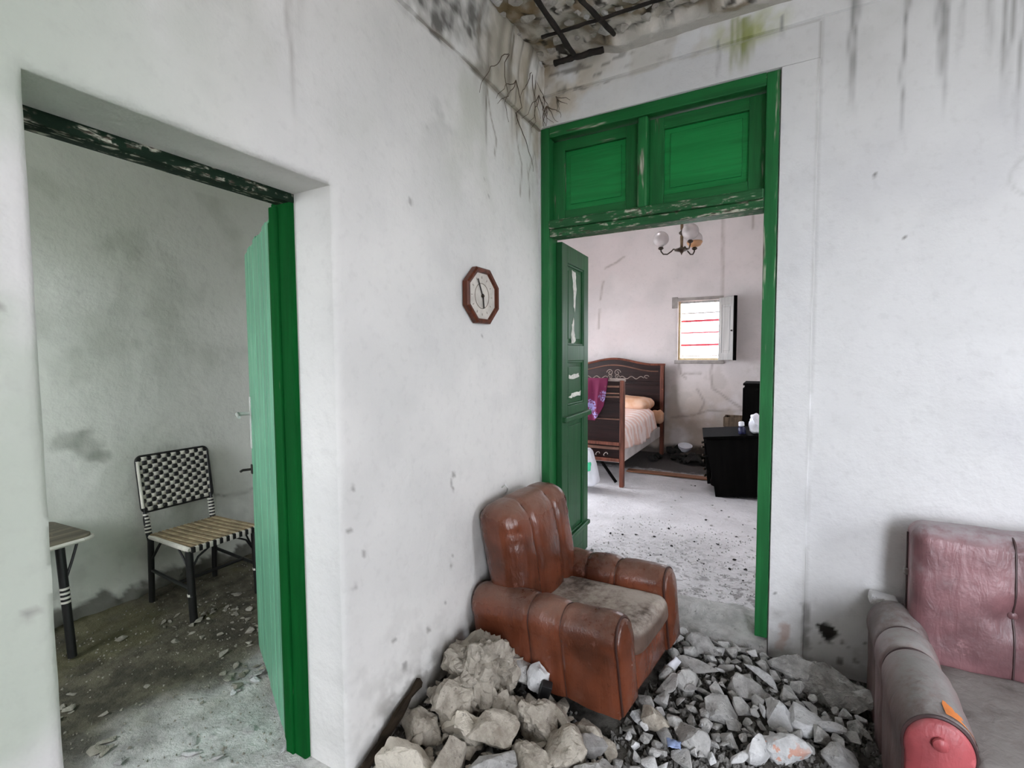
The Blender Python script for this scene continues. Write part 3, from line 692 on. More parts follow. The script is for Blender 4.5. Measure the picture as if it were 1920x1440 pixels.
# ------------------------------------------------------------------ window_1 in the bedroom
w1 = sroot('window_1', 'small bright bedroom window with one white shutter swung open', 'window')
bx('frame', (.030, .058, 4.50, 4.56, 1.335, 2.155), 'winframe', w1, .003); bx('frame', (.557, .585, 4.50, 4.56, 1.335, 2.155), 'shutter', w1, .003)
bx('frame', (.058, .557, 4.50, 4.56, 2.125, 2.155), 'shutter', w1, .003); bx('frame', (.058, .557, 4.50, 4.56, 1.335, 1.362), 'winframe', w1, .003)
for z, m, r in ((1.995, 'greybar', .010), (1.885, 'redbar', .017), (1.72, 'redbar', .011), (1.545, 'redbar', .017), (1.39, 'greybar', .010)):
    MB().tube([(.04, 4.63, z), (.58, 4.63, z+.006)], r, 8).build('window_bar', m, w1)
ce = MB().box(-.02, .62, 4.436, 4.452, 2.155, 2.20).box(-.05, .03, 4.434, 4.452, 2.06, 2.215).build('cement_lintel', 'winstone', w1, .006)
MB().box(-.01, .64, 4.43, 4.455, 1.285, 1.335).build('cement_sill', 'winstone', w1, .008)
sh = bpy.data.objects.new('shutter', None); COL.objects.link(sh); sh.parent = w1; sh.location = (.585, 4.435, 0); sh.rotation_euler = (0, 0, math.radians(-44)); sh.empty_display_size = .1
for a in ((0, .055, -.03, 0, 1.335, 2.165), (.225, .285, -.03, 0, 1.335, 2.165), (.055, .225, -.03, 0, 1.335, 1.43), (.055, .225, -.03, 0, 2.07, 2.165)): bx('shutter_rail', a, 'shutter', sh, .004)
bx('shutter_panel', (.055, .225, -.022, -.012, 1.43, 2.07), 'shutter', sh, 0); bx('raised_field', (.075, .205, -.027, -.007, 1.46, 2.04), 'shutter', sh, .005)
MB().tube([(.255, -.034, 1.72), (.255, -.05, 1.72)], .01, 8).build('knob', 'rust', sh)
bx('edge_strip', (.280, .300, -.040, .004, 1.333, 2.168), 'black', sh, .003)

# ================================================================== UPHOLSTERY
def rbox(h, r, n=14, bulge=(0, 0, 0), post=None, nr=4):
    """rounded, puffed block with half sizes h; post(p, q) deforms a vertex (p in -1..1)"""
    mb = MB(); ax = []
    for i in range(3):
        k = max(.05, 1-r/h[i]); ax.append(sorted(set([round(v, 5) for v in lin(-1, -k, nr)+lin(-k, k, n)+lin(k, 1, nr)])))
    idx = {}
    def vi(p):
        if p not in idx:
            q = Vector([p[i]*h[i] for i in range(3)]); inn = Vector([max(-(h[i]-r), min(h[i]-r, q[i])) for i in range(3)])
            d = q-inn
            if d.length > 1e-9:
                m = max(abs(d.x), abs(d.y), abs(d.z)); q = inn+d.normalized()*m
            for i in range(3):
                j, k = (i+1) % 3, (i+2) % 3
                q[i] += bulge[i]*math.copysign(abs(p[i])**3, p[i])*(1-p[j]**2)*(1-p[k]**2)
            if post: q = Vector(post(p, q))
            idx[p] = len(mb.v); mb.v.append(tuple(q))
        return idx[p]
    for i in range(3):
        j, k = (i+1) % 3, (i+2) % 3
        for s in (-1, 1):
            for a, b in zip(ax[j], ax[j][1:]):
                for c, d in zip(ax[k], ax[k][1:]):
                    P = []
                    for (u, v) in ((a, c), (b, c), (b, d), (a, d)):
                        t = [0, 0, 0]; t[i] = s; t[j] = u; t[k] = v; P.append(vi(tuple(float(z) for z in t)))
                    mb.f.append(tuple(P))
    return mb
def g(x, w): return math.exp(-(x/w)**2)
def arm_section(wd, ht, n=44):
    """closed outline (lateral, up): full roll on a nearly straight side"""
    pts = []
    for i in range(n+1):
        a = -PI*.10+(PI*1.20)*i/n
        pts.append((wd*.5*math.cos(a), ht-wd*.56+wd*.56*math.sin(a)))
    lo = (wd*.44, 0.0); hi = pts[0]
    side = [(lo[0]+(hi[0]-lo[0])*(t**.7), lo[1]+(hi[1]-lo[1])*t) for t in (0, .2, .4, .6, .8)]
    other = [(-a, b) for a, b in reversed(side)]
    return side+pts+other
def arm_mesh(L, wd, ht, seams, puff=.010, depth=.014, tail=.06, seed=0):
    sec = arm_section(wd, ht); k = len(sec); mb = MB(); n = 90
    for i in range(n+1):
        u = L*i/n
        s = 1.0
        for q in seams: s -= depth/(wd*.5)*g(u-q, .011)
        cuts = [0]+sorted(seams)+[L]
        for a, b in zip(cuts, cuts[1:]):
            if a <= u <= b: s += puff/(wd*.5)*math.sin(PI*(u-a)/(b-a))
        if u < tail: s *= .72+.28*math.sqrt(max(0, 1-(1-u/tail)**2))
        if u > L-.03: s *= 1-.05*((u-L+.03)/.03)**2
        for lv, up in sec:
            c = ht-wd*.55; wob = .004*fbm(u*1.0+seed, lv, up, 9, 3)
            mb.v.append((u, lv*s+wob, (c+(up-c)*s if up > c else up)+wob))
    for i in range(n):
        for j in range(k-1): mb.f.append((i*k+j, i*k+j+1, (i+1)*k+j+1, (i+1)*k+j))
    mb.f += [tuple(range(k)), tuple(n*k+j for j in range(k))]
    return mb, sec
def armpanel(L, wd, ht, mat, pipe, parent, y, dome=.016, kw=.93):
    sec = [(a*kw, b*.965+.004) for a, b in arm_section(wd, ht)]; k = len(sec); mb = MB()
    cx, cz = 0, ht*.55
    rings = [(1.0, -.006), (1.0, .010), (.93, .018), (.7, .022), (.35, .024+dome*.4)]
    for s, d in rings:
        for a, b in sec: mb.v.append((L+d, y+cx+(a-cx)*s, cz+(b-cz)*s))
    for i in range(len(rings)-1):
        for j in range(k): mb.f.append((i*k+j, i*k+(j+1) % k, (i+1)*k+(j+1) % k, (i+1)*k+j))
    mb.f.append(tuple((len(rings)-1)*k+j for j in range(k)))
    p = mb.build('arm_front', mat, parent, angle=60)
    MB().tube([(L+.004, y+a*1.03, b*1.01) for a, b in sec], .0055, 6).build('piping', pipe, p)
    return p
def ring_path(u, wd, ht, y, s): return [(u, y+a*s, (ht-wd*.55)+(b-(ht-wd*.55))*s if b > ht-wd*.55 else b) for a, b in arm_section(wd, ht)]

# ---------------------------------------------------------------- armchair
ac = thing('armchair', 'worn red-brown leather armchair half sunk in rubble by the green doorway', 'armchair', (.095, -.475, -.045), (math.radians(2.5), math.radians(-4.5), math.radians(-9)))
AW, AH, AL = .185, .372, .745
for sgn in (-1, 1):
    y = sgn*.254
    mb, sec = arm_mesh(AL, AW, AH, (.34, .505), .004, .007, .08, seed=sgn*3)
    mb.v = [(a, b+y, c) for a, b, c in mb.v]
    a = mb.build('arm', 'brown', ac, angle=60)
    for u in (.34, .505): MB().tube(ring_path(u, AW, AH, y, .925), .0022, 6).build('seam', 'browndark', a)
    armpanel(AL, AW, AH, 'brown', 'browndark', ac, y, .016, .74)
def seatpost(p, q):
    q.z += -.022*(1-p[0]**2)*(1-p[1]**2)*(p[2] > 0)+.006*fbm(q.x, q.y, q.z, 11, 4)
    return q
mb = rbox((.305, .180, .065), .045, 16, (.012, .0, .02), seatpost); mb.v = [(a+.47, b, c+.215) for a, b, c in mb.v]
mb.build('seat_cushion', 'brownseat', ac, angle=180)
mb = rbox((.345, .175, .095), .02, 12, (.01, 0, 0), lambda p, q: q+Vector((.004*fbm(q.x, q.y, q.z, 12, 3), 0, 0))); mb.v = [(a+.40, b, c+.095) for a, b, c in mb.v]
mb.build('base', 'brown', ac, angle=180)
def backpost(p, q):
    x, y, z = q
    if p[0] > 0:
        for sp in (-.10, .10): x -= .020*g(y-sp, .012)*p[0]**3
        x += .012*abs(math.sin(PI*(y+.1)/.2))*p[0]
    t = max(0, p[2])
    for sp in (-.10, .10): z -= .010*g(y-sp, .012)*t**4
    # gathered folds at the near side
    if abs(p[1]) > .7: x += .002*math.sin(z*110)*g(z-.16, .08)
    y *= 1+.03*p[2]
    x += -.16*(z)*1.0*(.5)                       # lean back
    return (x+.004*fbm(x, y, z, 10, 3), y, z)
mb = rbox((.105, .268, .275), .085, 26, (.028, .006, .010), backpost, 6); mb.v = [(a+.135, b, c+.467) for a, b, c in mb.v]
bk = mb.build('backrest', 'brown', ac, angle=180)
for sp in (-.10, .10):
    path = []
    for i in range(30):
        t = i/29; z = -.20+t*.45
        x = .108+.004-.08*z if z < .17 else None
        zz = z if z < .17 else .17+.095*math.sin(min(1, (z-.17)/.08)*PI/2)
        xx = .105-.08*zz if z < .17 else .105*math.cos(min(1, (z-.17)/.08)*PI/2*.9)-.02
        path.append((xx+.135-.004, sp*(1+.03*zz/.275), zz+.467))
    MB().tube(path, .0025, 6).build('seam', 'browndark', bk)

# ---------------------------------------------------------------- sofa (same family, wider; its left arm and part of the back are in view)
so = thing('sofa', 'dusty mauve leather sofa with pink arm end standing against the right wall', 'sofa', (1.745, -.045, ZF), (0, 0, math.radians(-1.5)))
# local: x to the right along the wall, y towards the room is negative
SL, SH, SWd, SAW = 1.62, .465, .72, .178
for k, xx in enumerate((0, SL-.10)):
    mb, sec = arm_mesh(.80, SAW, SH, (.26, .42), .010, .013, .07, seed=9+k)
    mb.v = [(xx+b, -.03-a, c) for a, b, c in mb.v]
    a = mb.build('arm', 'pinkarm', so, angle=60)
    for u in (.26, .42):
        MB().tube([(xx+b, -.03-q, c) for q, b, c in ring_path(u, SAW, SH, 0, .935)], .0045, 6).build('seam', 'pinkdark', a)
    e = armpanel(.80, SAW, SH, 'pinkend', 'pinkdark', so, 0, .02)
    for o in [e]+list(e.children):
        for v in o.data.vertices: v.co = (xx+v.co.y, -.03-v.co.x, v.co.z)
    MB().lathe([(.020, 0), (.019, .006), (.012, .010), (.004, .011)], 16, Matrix.Translation((xx, -.858, SH-.075)) @ Matrix.Rotation(PI/2, 4, 'X')).build('button', 'pinkend', e)
# orange stain patch on the near arm: a thin skin following the roll
mb = MB(); nn = 8; wdx = SAW*.5
for i in range(nn+1):
    for j in range(nn+1):
        a = math.radians(18+62*j/nn); u = .735+.075*i/nn-.05*(i < nn)*(math.sin(PI*j/nn)**.6)*(1-i/nn)-.012*math.sin(j*2.1)*(1-i/nn)
        mb.v.append((wdx*1.055*math.cos(a)*1.0, -.03-min(u, .795), SH-SAW*.6+SAW*.6*1.055*math.sin(a)))
for i in range(nn):
    for j in range(nn): mb.f.append((i*(nn+1)+j, i*(nn+1)+j+1, (i+1)*(nn+1)+j+1, (i+1)*(nn+1)+j))
st = mb.build('stain_patch', 'orange', so); st['label'] = 'bright orange stain on the arm'
def sbpost(p, q):
    x, y, z = q
    for sp in (-.39, .03, .45):
        if p[1] < 0: y += .020*g(x-sp, .014)*abs(p[1])**3
        z -= .008*g(x-sp, .014)*max(0, p[2])**4
        if p[1] < 0: y += .030*g(x-sp, .05)*g(z+.0, .05)
    y += .13*z*.5
    return (x, y+.004*fbm(x, y, z, 8, 3), z)
mb = rbox((.69, .085, .29), .055, 44, (.0, .022, .006), sbpost, 6); mb.v = [(a+.725, b-.115, c+.545) for a, b, c in mb.v]
sb = mb.build('backrest', 'pink', so, angle=180)
for sp in (-.39, .03, .45):
    path = []
    for i in range(24):
        z = -.26+.495*i/23; path.append((.725+sp, -.127+(-.085-.022*(1-(sp/.69)**2)*(1-(z/.29)**2)+.018+.030*g(z, .05))+.065*z, .545+z))
    for i in range(1, 7):
        t = PI/2*i/6; path.append((.725+sp, -.123-.03-.045*math.cos(t)+.065*.28, .545+.235+.050*math.sin(t)))
    MB().tube(path, .004, 6).build('seam', 'pinkdark', sb)
    MB().lathe([(.016, 0), (.015, .006), (.009, .010), (.003, .011)], 14, Matrix.Translation((.725+sp, -.176, .545)) @ Matrix.Rotation(PI/2, 4, 'X')).build('button', 'pink', sb)
mb = rbox((.66, .30, .06), .035, 30, (.0, .0, .012), lambda p, q: q+Vector((0, 0, .006*fbm(q.x, q.y, q.z, 8, 4)))); mb.v = [(a+.755, b-.495, c+.255) for a, b, c in mb.v]
mb.build('seat_cushion', 'pinkseat', so, angle=180)
mb = rbox((.66, .36, .10), .015, 8); mb.v = [(a+.755, b-.42, c+.10) for a, b, c in mb.v]; mb.build('base', 'pinkseat', so, angle=180)
# side seam of the back
MB().tube([(.033, -.105+.065*z, .545+z) for z in lin(-.22, .24, 16)], .004, 6).build('side_seam', 'pinkdark', sb)
mb = rbox((.010, .014, .014), .008, 4); mb.v = [(a+.030, b-.100, c+.62) for a, b, c in mb.v]; mb.build('button', 'pinkseat', sb, angle=180)

# ================================================================== CLOCK on the left wall
ck = thing('wall_clock', 'octagonal brown wooden wall clock hanging on the left wall', 'clock', (.006, -.684, 1.692))
def octo(a, b, c=.42): return [(a, b*c), (a*c, b), (-a*c, b), (-a, b*c), (-a, -b*c), (-a*c, -b), (a*c, -b), (a, -b*c)]
def yz(o2, x): return [(x, p, q) for p, q in o2]
mb = MB(); R = [(octo(.142, .132), 0), (octo(.142, .132), .024), (octo(.134, .124), .031), (octo(.121, .111), .028), (octo(.118, .108), .014)]
for o2, x in R: mb.v += yz(o2, x)
for i in range(len(R)-1):
    for j in range(8): mb.f.append((i*8+j, i*8+(j+1) % 8, (i+1)*8+(j+1) % 8, (i+1)*8+j))
mb.build('frame', 'clockwood', ck, angle=20)
mb = MB(); o2 = octo(.119, .112); mb.v = yz(o2, .004)+yz(o2, .0145); mb.f = [tuple(range(8)), tuple(range(15, 7, -1))]+[(i, (i+1) % 8, 8+(i+1) % 8, 8+i) for i in range(8)]
dl = mb.build('dial', 'dial', ck, angle=20)
MB().tube([(.0150, .062*math.cos(t), .060*math.sin(t)) for t in lin(0, 2*PI, 40)], .0016, 5, False).build('dial_ring', 'ring', dl)
MB().box(.018, .0205, -.0036, .0036, -.012, .088, T=Matrix.Rotation(math.radians(27), 4, 'X')).build('minute_hand', 'ink', ck)
MB().box(.0205, .023, -.0045, .0045, -.010, .060, T=Matrix.Rotation(math.radians(187), 4, 'X')).build('hour_hand', 'ink', ck)
MB().lathe([(.007, 0), (.007, .010), (.004, .013)], 12, Matrix.Translation((.0145, 0, 0)) @ Matrix.Rotation(PI/2, 4, 'Y')).build('hub', 'brass', ck)
for t in range(12):
    a = 2*PI*t/12; MB().box(.0142, .0158, -.0012, .0012, .083, .094, T=Matrix.Rotation(a, 4, 'X')).build('hour_mark', 'ring', dl)

# ================================================================== SIDE ROOM: woven chair and low table
wc = thing('woven_chair', 'black and white checkered woven cane chair against the side room wall', 'chair', (-1.76, -1.06, -.055), (0, 0, 0))
# local: faces +x ; seat 0.43 deep, .42 wide
def P(x, y, z): return (x, y, z)
backx = lambda z: -.215-.16*max(0, z-.40)
for sgn in (-1, 1):
    MB().tube([(backx(z) if z > .4 else -.20-.02*(.4-z)/.4, sgn*(.185+(.02*(z-.4)/.45 if z > .4 else 0)), z) for z in lin(0, .84, 20)], [.0165]*13+[.009]*8, 10).build('back_post', 'cane_black', wc)
    MB().tube([(.215+.02*(1-z/.4), sgn*.19, z) for z in lin(0, .395, 8)], .020, 10).build('leg', 'cane_black', wc)
    MB().tube([(.226, sgn*.19, .145), (.225, sgn*.19, .158)], .0215, 10).build('white_binding', 'cane_white', wc)
    for q in range(6):
        z = .425+q*.020; MB().tube([(backx(z), sgn*.186, z), (backx(z+.009), sgn*.186, z+.009)], .0185, 10).build('white_binding', 'cane_white', wc)
    MB().tube([(-.19, sgn*.187, .20), (.22, sgn*.19, .18)], .010, 8).build('stretcher', 'cane_black', wc)
    for a, b in (((.21, .27), (.10, .385)), ((-.19, .27), (-.09, .385))):
        MB().tube([(a[0], sgn*.185, a[1]), ((a[0]+b[0])/2+.01*(1 if a[0] < 0 else -1), sgn*.185, a[1]+.075), (b[0], sgn*.185, b[1])], .006, 6).build('brace', 'cane_black', wc)
for xx in (.21, -.19): MB().tube([(xx, -.185, .27), (xx, -.14, .345), (xx, -.07, .385)], .006, 6).build('brace', 'cane_black', wc); MB().tube([(xx, .185, .27), (xx, .14, .345), (xx, .07, .385)], .006, 6).build('brace', 'cane_black', wc)
MB().tube([(.10, -.187, .19), (.10, .187, .19)], .010, 8).build('stretcher', 'cane_black', wc)
# seat: frame and ribs
sf = MB().tube([(x, y, .402) for x, y in [(.23, -.19), (.23, .19), (-.19, .19), (-.19, -.19), (.23, -.19)]], .014, 8).build('seat_frame', 'cane_white', wc)
for i in range(19):
    y0 = -.185+i*.0205
    MB().tube([(-.19, y0-.0, .412), (0, y0+.012, .409), (.235, y0+.022, .414)], .0105, 6).build('seat_strand', 'cane_tan' if i % 2 else 'cane_tan2', wc)
for i in range(20):
    y0 = -.19+i*.019
    MB().box(.232, .250, y0, y0+.019, .388 if i % 2 else .388, .420).build('edge_wrap', 'cane_black' if i % 2 == 0 else 'cane_white', sf, .003)
# back: woven straps, black uprights over and under white crosswise straps
nx, nz = 15, 13; yb0, yb1, zb0, zb1 = -.203, .203, .548, .868
cw = (yb1-yb0)/nx; ch = (zb1-zb0)/nz
for i in range(nx):
    y = yb0+cw*(i+.5); mb = MB(); vs = []
    for k in range(nz*4+1):
        z = zb0+(zb1-zb0)*k/(nz*4); row = (z-zb0)/ch-.5
        off = .0045*math.cos(PI*(row+i)); xx = backx(z)+off
        vs.append((xx, z))
    for s in (-1, 1):
        for a, z in vs: mb.v.append((a, y+s*cw*.47, z))
    n = len(vs); mb.f = [(k, k+1, n+k+1, n+k) for k in range(n-1)]
    o = mb.build('upright_strap', 'cane_black', wc); md = o.modifiers.new('thick', 'SOLIDIFY'); md.thickness = .003
for j in range(nz):
    z = zb0+ch*(j+.5); mb = MB(); vs = []
    for k in range(nx*4+1):
        y = yb0+(yb1-yb0)*k/(nx*4); c = (y-yb0)/cw-.5
        off = -.0045*math.cos(PI*(c+j)); vs.append((off, y))
    for s in (-1, 1):
        for a, y in vs: mb.v.append((backx(z+s*ch*.47)+a, y, z+s*ch*.47))
    n = len(vs); mb.f = [(k, k+1, n+k+1, n+k) for k in range(n-1)]
    o = mb.build('cross_strap', 'cane_white', wc); md = o.modifiers.new('thick', 'SOLIDIFY'); md.thickness = .003
def rr(a0, a1, b0, b1, r, n=6):
    out = []
    for cx, cy, s in ((a1-r, b1-r, 0), (a0+r, b1-r, 1), (a0+r, b0+r, 2), (a1-r, b0+r, 3)):
        for i in range(n+1): t = PI/2*(s+i/n); out.append((cx+r*math.cos(t), cy+r*math.sin(t)))
    return out
fr = [(a, b) for a, b in rr(-.206, .206, .544, .872, .03)]
MB().tube([(backx(b), a, b) for a, b in fr+fr[:1]], .007, 8, False).build('back_frame', 'cane_black', wc)
MB().tube([(backx(b)+.006, -.200, b) for b in lin(.57, .845, 8)], .009, 8).build('white_edging', 'cane_white', wc)

tb = thing('side_table', 'low grey-brown table with striped black legs half hidden by the door jamb', 'table', (-1.865, -1.895, -.045), (0, 0, math.radians(4)))
MB().prism(rr(-.20, .23, -.26, .26, .05), .572, .592).build('table_top', 'tabletop', tb, .004)
ol = rr(-.203, .233, -.263, .263, .05); MB().tube([(a, b, .572) for a, b in ol+ol[:1]], .010, 8, False).build('white_rim', 'cane_white', tb)
for sx, sy in ((1, 1), (1, -1), (-1, 1), (-1, -1)):
    bx_, by_ = (.16 if sx > 0 else -.13), .165*sy
    top = Vector((bx_*.85, by_*.95, .572)); bot = Vector((bx_*1.12, by_*1.0, 0))
    MB().tube([top, bot], .0185, 10).build('leg', 'cane_black', tb)
    for q in range(4):
        t = .40+q*.038; MB().tube([top.lerp(bot, t), top.lerp(bot, t+.018)], .0205, 10).build('white_binding', 'cane_white', tb)
    MB().tube([top.lerp(bot, .38), top.lerp(bot, .2)+Vector((0, .04*sy, 0)), top+Vector((0.01, .075*sy, 0))], .006, 6).build('brace', 'cane_black', tb)

# ================================================================== BEDROOM
bd = thing('bed', 'dark mahogany double bed with arched headboard and tall footboard', 'bed', (0, 0, 0))
X0, X1 = -1.56, -.12
def arch(x):
    t = (x-(X0+X1)/2)/((X1-X0)/2); return 1.265+.085*max(0, math.cos(t*PI*.62))**2 if abs(t) < .8 else 1.265
ol = [(X0, .30)]+[(X1, .30)]+[(x, arch(x)) for x in lin(X1, X0, 40)]
T = Matrix(((1, 0, 0, 0), (0, 0, 1, 0), (0, 1, 0, 0), (0, 0, 0, 1)))
hb = MB().prism(ol, 4.30, 4.35, T).build('headboard', 'bedwood', bd, angle=30)
MB().tube([(x, 4.30, arch(x)+.008) for x in lin(X0-.01, X1+.015, 40)], .016, 8).build('top_moulding', 'bedpost', hb)
MB().tube([(x, 4.298, arch(x)-.085) for x in lin(X0+.08, X1-.08, 40)], .009, 6).build('moulding', 'bedtrim', hb)
for z in (1.03, .98, .83): bx('moulding', (X0+.05, X1-.05, 4.285, 4.302, z, z+.018), 'bedwood', hb, .004)
bx('post', (X1-.05, X1, 4.275, 4.36, 0, 1.27), 'bedpost', bd, .006); bx('post', (X0, X0+.05, 4.275, 4.36, 0, 1.27), 'bedpost', bd, .006)
cx = (X0+X1)/2
def spiral(c, s, r0=.05, turns=1.4): return [(c[0]+s*(r0*(1-t/1.15))*math.cos(turns*2*PI*t), 4.296, c[1]+(r0*(1-t/1.15))*math.sin(turns*2*PI*t)) for t in lin(0, 1, 26)]
for s in (-1, 1):
    MB().tube(spiral((cx+s*.055, 1.155), s), .006, 6).build('carved_scroll', 'carve', hb); MB().tube(spiral((cx+s*.05, 1.095), s, .035), .005, 6).build('carved_scroll', 'carve', hb)
    MB().tube([(cx+s*.09+s*t*.35, 4.297, 1.085+.018*math.sin(t*16)) for t in lin(0, 1, 24)], .006, 6).build('carved_vine', 'carve', hb)
    MB().tube([(cx+s*.48+.03*math.cos(t), 4.297, 1.10+.02*math.sin(t)) for t in lin(0, 5, 14)], .006, 6).build('carved_leaf', 'carve', hb)
# footboard
fb = MB().box(X0+.04, X1-.06, 2.345, 2.375, .27, 1.125).build('footboard', 'bedwood', bd, .004)
FX = X1-.06
bx('post', (FX-.0, FX+.045, 2.335, 2.395, 0, 1.14), 'bedpost', bd, .006); bx('post', (X0, X0+.045, 2.335, 2.395, 0, 1.14), 'bedpost', bd, .006)
MB().tube([(x, 2.36, 1.145) for x in (X0-.01, FX+.055)], .018, 10).build('top_cap', 'carve', fb)
for z, h, m in ((1.065, .02, 'bedtrim'), (.995, .014, 'bedtrim'), (.955, .02, 'bedtrim'), (.90, .014, 'bedwood'), (.72, .014, 'bedtrim'), (.445, .035, 'bedpost'), (.40, .03, 'bedtrim'), (.27, .035, 'bedpost')):
    bx('moulding', (X0+.05, FX, 2.328, 2.347, z, z+h), m, fb, .004)
for i, xx in enumerate((-.62, -.52, -.42, -.33)):
    MB().tube([(xx+.022*math.cos(t), 2.342, .345+.018*math.sin(t*1.3)) for t in lin(0, 4, 12)], .005, 6).build('carved_leaf', 'carve', fb)
bx('box_spring', (X0+.05, FX+.02, 2.39, 4.27, .25, .40), 'mattress', bd, .012)
MB().tube([(-.43, 2.45, .26), (-.245, 2.45, .02)], .017, 6).build('black_stick', 'black', bd)  # black diagonal stick under the bed
mb = rbox((.66, .93, .12), .05, 10, (0, 0, .01)); mb.v = [(a-.86, b+3.34, c+.50) for a, b, c in mb.v]; tag(mb.build('mattress', 'mattress', None, angle=180), 'pale grey mattress showing below the peach bedspread', 'mattress')
# bedspread
mb = MB(); ny = 90; prof = [(x, .645) for x in lin(-1.5, -.30, 20)]+[(-.26, .643), (-.225, .63), (-.195, .60)]+[(-.182+.02*t, .60-.25*t) for t in lin(.08, 1, 10)]
npf = len(prof)
for j in range(ny+1):
    y = 2.43+1.45*j/ny
    for i, (x, z) in enumerate(prof):
        d = max(0, (i-22)/(npf-22)); f = math.sin(y*27+2.2*math.sin(y*6))*.018*d
        rise = .05*max(0, (y-3.1)/.78)
        hem = .05*d*math.sin(y*3.1+.4)+.05*d*(y-2.43)/1.45
        mb.v.append((x+f+(.02 if d else 0)*d, y, z+rise+hem+.010*fbm(x, y, 0, 7, 3)*(1-d)))
for j in range(ny):
    for i in range(npf-1): mb.f.append((j*npf+i, j*npf+i+1, (j+1)*npf+i+1, (j+1)*npf+i))
o = mb.build('bedspread', 'spread', None, angle=180); md = o.modifiers.new('thick', 'SOLIDIFY'); md.thickness = .012; md.offset = 1
tag(o, 'rumpled peach and white striped bedspread hanging over the bed side', 'bedspread')
def pp(p, q):
    k = 1-.35*(abs(p[0])**4+abs(p[1])**4)/2; return (q.x, q.y, q.z*k+.012*fbm(q.x, q.y, q.z, 9, 3))
mb = rbox((.56, .27, .085), .08, 16, (0, 0, .03), pp); mb.v = [(a-.78, b+3.98, c+.735) for a, b, c in mb.v]
tag(mb.build('bolster_pillow', 'pillow', None, angle=180), 'apricot covered bolster pillow against the arched headboard', 'pillow')
mb = rbox((.10, .09, .08), .05, 8, (0, 0, .01), lambda p, q: q+Vector((0, 0, .02*fbm(q.x, q.y, q.z, 18, 3)))); mb.v = [(a-.18, b+4.08, c+.56) for a, b, c in mb.v]
tag(mb.build('bunched_cover', 'pillow', None, angle=180), 'bunched end of apricot cover hanging beside the headboard post', 'bedding')
# magenta cloth over the footboard
mb = MB(); nu, nv = 24, 30; cxs = lin(-.80, -.30, nu)
for j in range(nv+1):
    t = j/nv
    for i, x in enumerate(cxs):
        f = .012*math.sin(i*1.05)+.006*math.sin(i*2.3+1)
        ex = i/nu
        ln = .46-.16*max(0, (ex-.80)/.2)-.10*max(0, (.55-ex)/.55)
        if t < .2: q = (x, 2.385+.03*(1-t/.2), 1.165-.12*(1-t/.2)) if t < .17 else (x, 2.36, 1.172)
        else: s = (t-.2)/.8; q = (x+.06*s*(.5-ex)-.02*s, 2.322-f*min(1, s*3)-.01*s, 1.165-ln*s)
        mb.v.append(q)
for j in range(nv):
    for i in range(nu): mb.f.append((j*(nu+1)+i, j*(nu+1)+i+1, (j+1)*(nu+1)+i+1, (j+1)*(nu+1)+i))
o = mb.build('flowered_cloth', 'purple', None, angle=180); md = o.modifiers.new('thick', 'SOLIDIFY'); md.thickness = .006
tag(o, 'magenta cloth with blue flowers draped over the footboard', 'cloth')
# white bag with green print by the door leaf
bgp = thing('plastic_bag', 'white bag with green print leaning by the footboard behind the door', 'bag', (-.50, 2.10, 0))
mb = rbox((.16, .09, .19), .05, 10, (.02, .03, 0), lambda p, q: (q.x*(1-.25*p[2]), q.y*(1-.3*p[2]), q.z+.01*fbm(q.x, q.y, q.z, 14, 3))); mb.v = [(a-.03, b, c+.245) for a, b, c in mb.v]
mb.build('bag_body', 'paper', bgp, angle=180)
ragged('green_print', [(-.02, .22), (.06, .25), (.08, .34), (.02, .34)], 0, .004, 'greenprint', bgp, 5).matrix_local = Matrix.Translation((.06, -.118, -.02)) @ Matrix.Rotation(-PI/2, 4, 'Z')

# chandelier
chd = thing('chandelier', 'bronze chandelier with three frosted glass globes in the bedroom', 'chandelier', (.40, 2.5, 2.43))
MB().tube([(0, 0, .06), (0, 0, .34)], .006, 8).build('stem', 'brass', chd)
MB().lathe([(.010, .03), (.02, .06), (.014, .065), (.016, .17), (.012, .18)], 14).build('sleeve', 'brasslight', chd)
MB().lathe([(.006, .175), (.026, .195), (.03, .205), (.012, .225), (.008, .23)], 14).build('collar', 'brass', chd)
MB().lathe([(.014, .235), (.015, .32), (.012, .325), (.015, .33), (.013, .40)], 14).build('upper_sleeve', 'brasslight', chd)
MB().tube([(0, 0, .39), (0, 0, 1.07)], .007, 8).build('rod', 'brass', chd)
MB().lathe([(.003, -.015), (.008, 0), (.02, .015), (.07, .03), (.072, .04), (.03, .055), (.012, .06)], 18).build('hub', 'brass', chd)
for a in (180, -58, 62):
    c, s = math.cos(math.radians(a)), math.sin(math.radians(a)); r = .205
    arm = MB().tube([(c*.05, s*.05, .04), (c*.08, s*.08, .05), (c*.10, s*.10, .03), (c*.14, s*.14, .005), (c*.18, s*.18, .01), (c*.203, s*.203, .04), (c*.205, s*.205, .07)], .007, 8).build('arm', 'brass', chd)
    Tm = Matrix.Translation((c*r, s*r, 0))
    MB().lathe([(.012, .055), (.026, .065), (.028, .075), (.018, .085), (.02, .10), (.016, .105)], 14, Tm).build('socket_cup', 'brass', arm)
    gm = MB(); gm.lathe([(.022, .085)]+[(.078*math.sin(t), .165-.078*math.cos(t)) for t in lin(.32, 2.75, 16)]+[(.022, .24)], 24, Tm)
    gl = gm.build('globe', 'globe', chd, angle=60)
    if a == 62: MB().lathe([(.03, .085), (.06, .10), (.079, .135), (.075, .145), (.03, .10)], 24, Tm).build('amber_band', 'amber', gl)

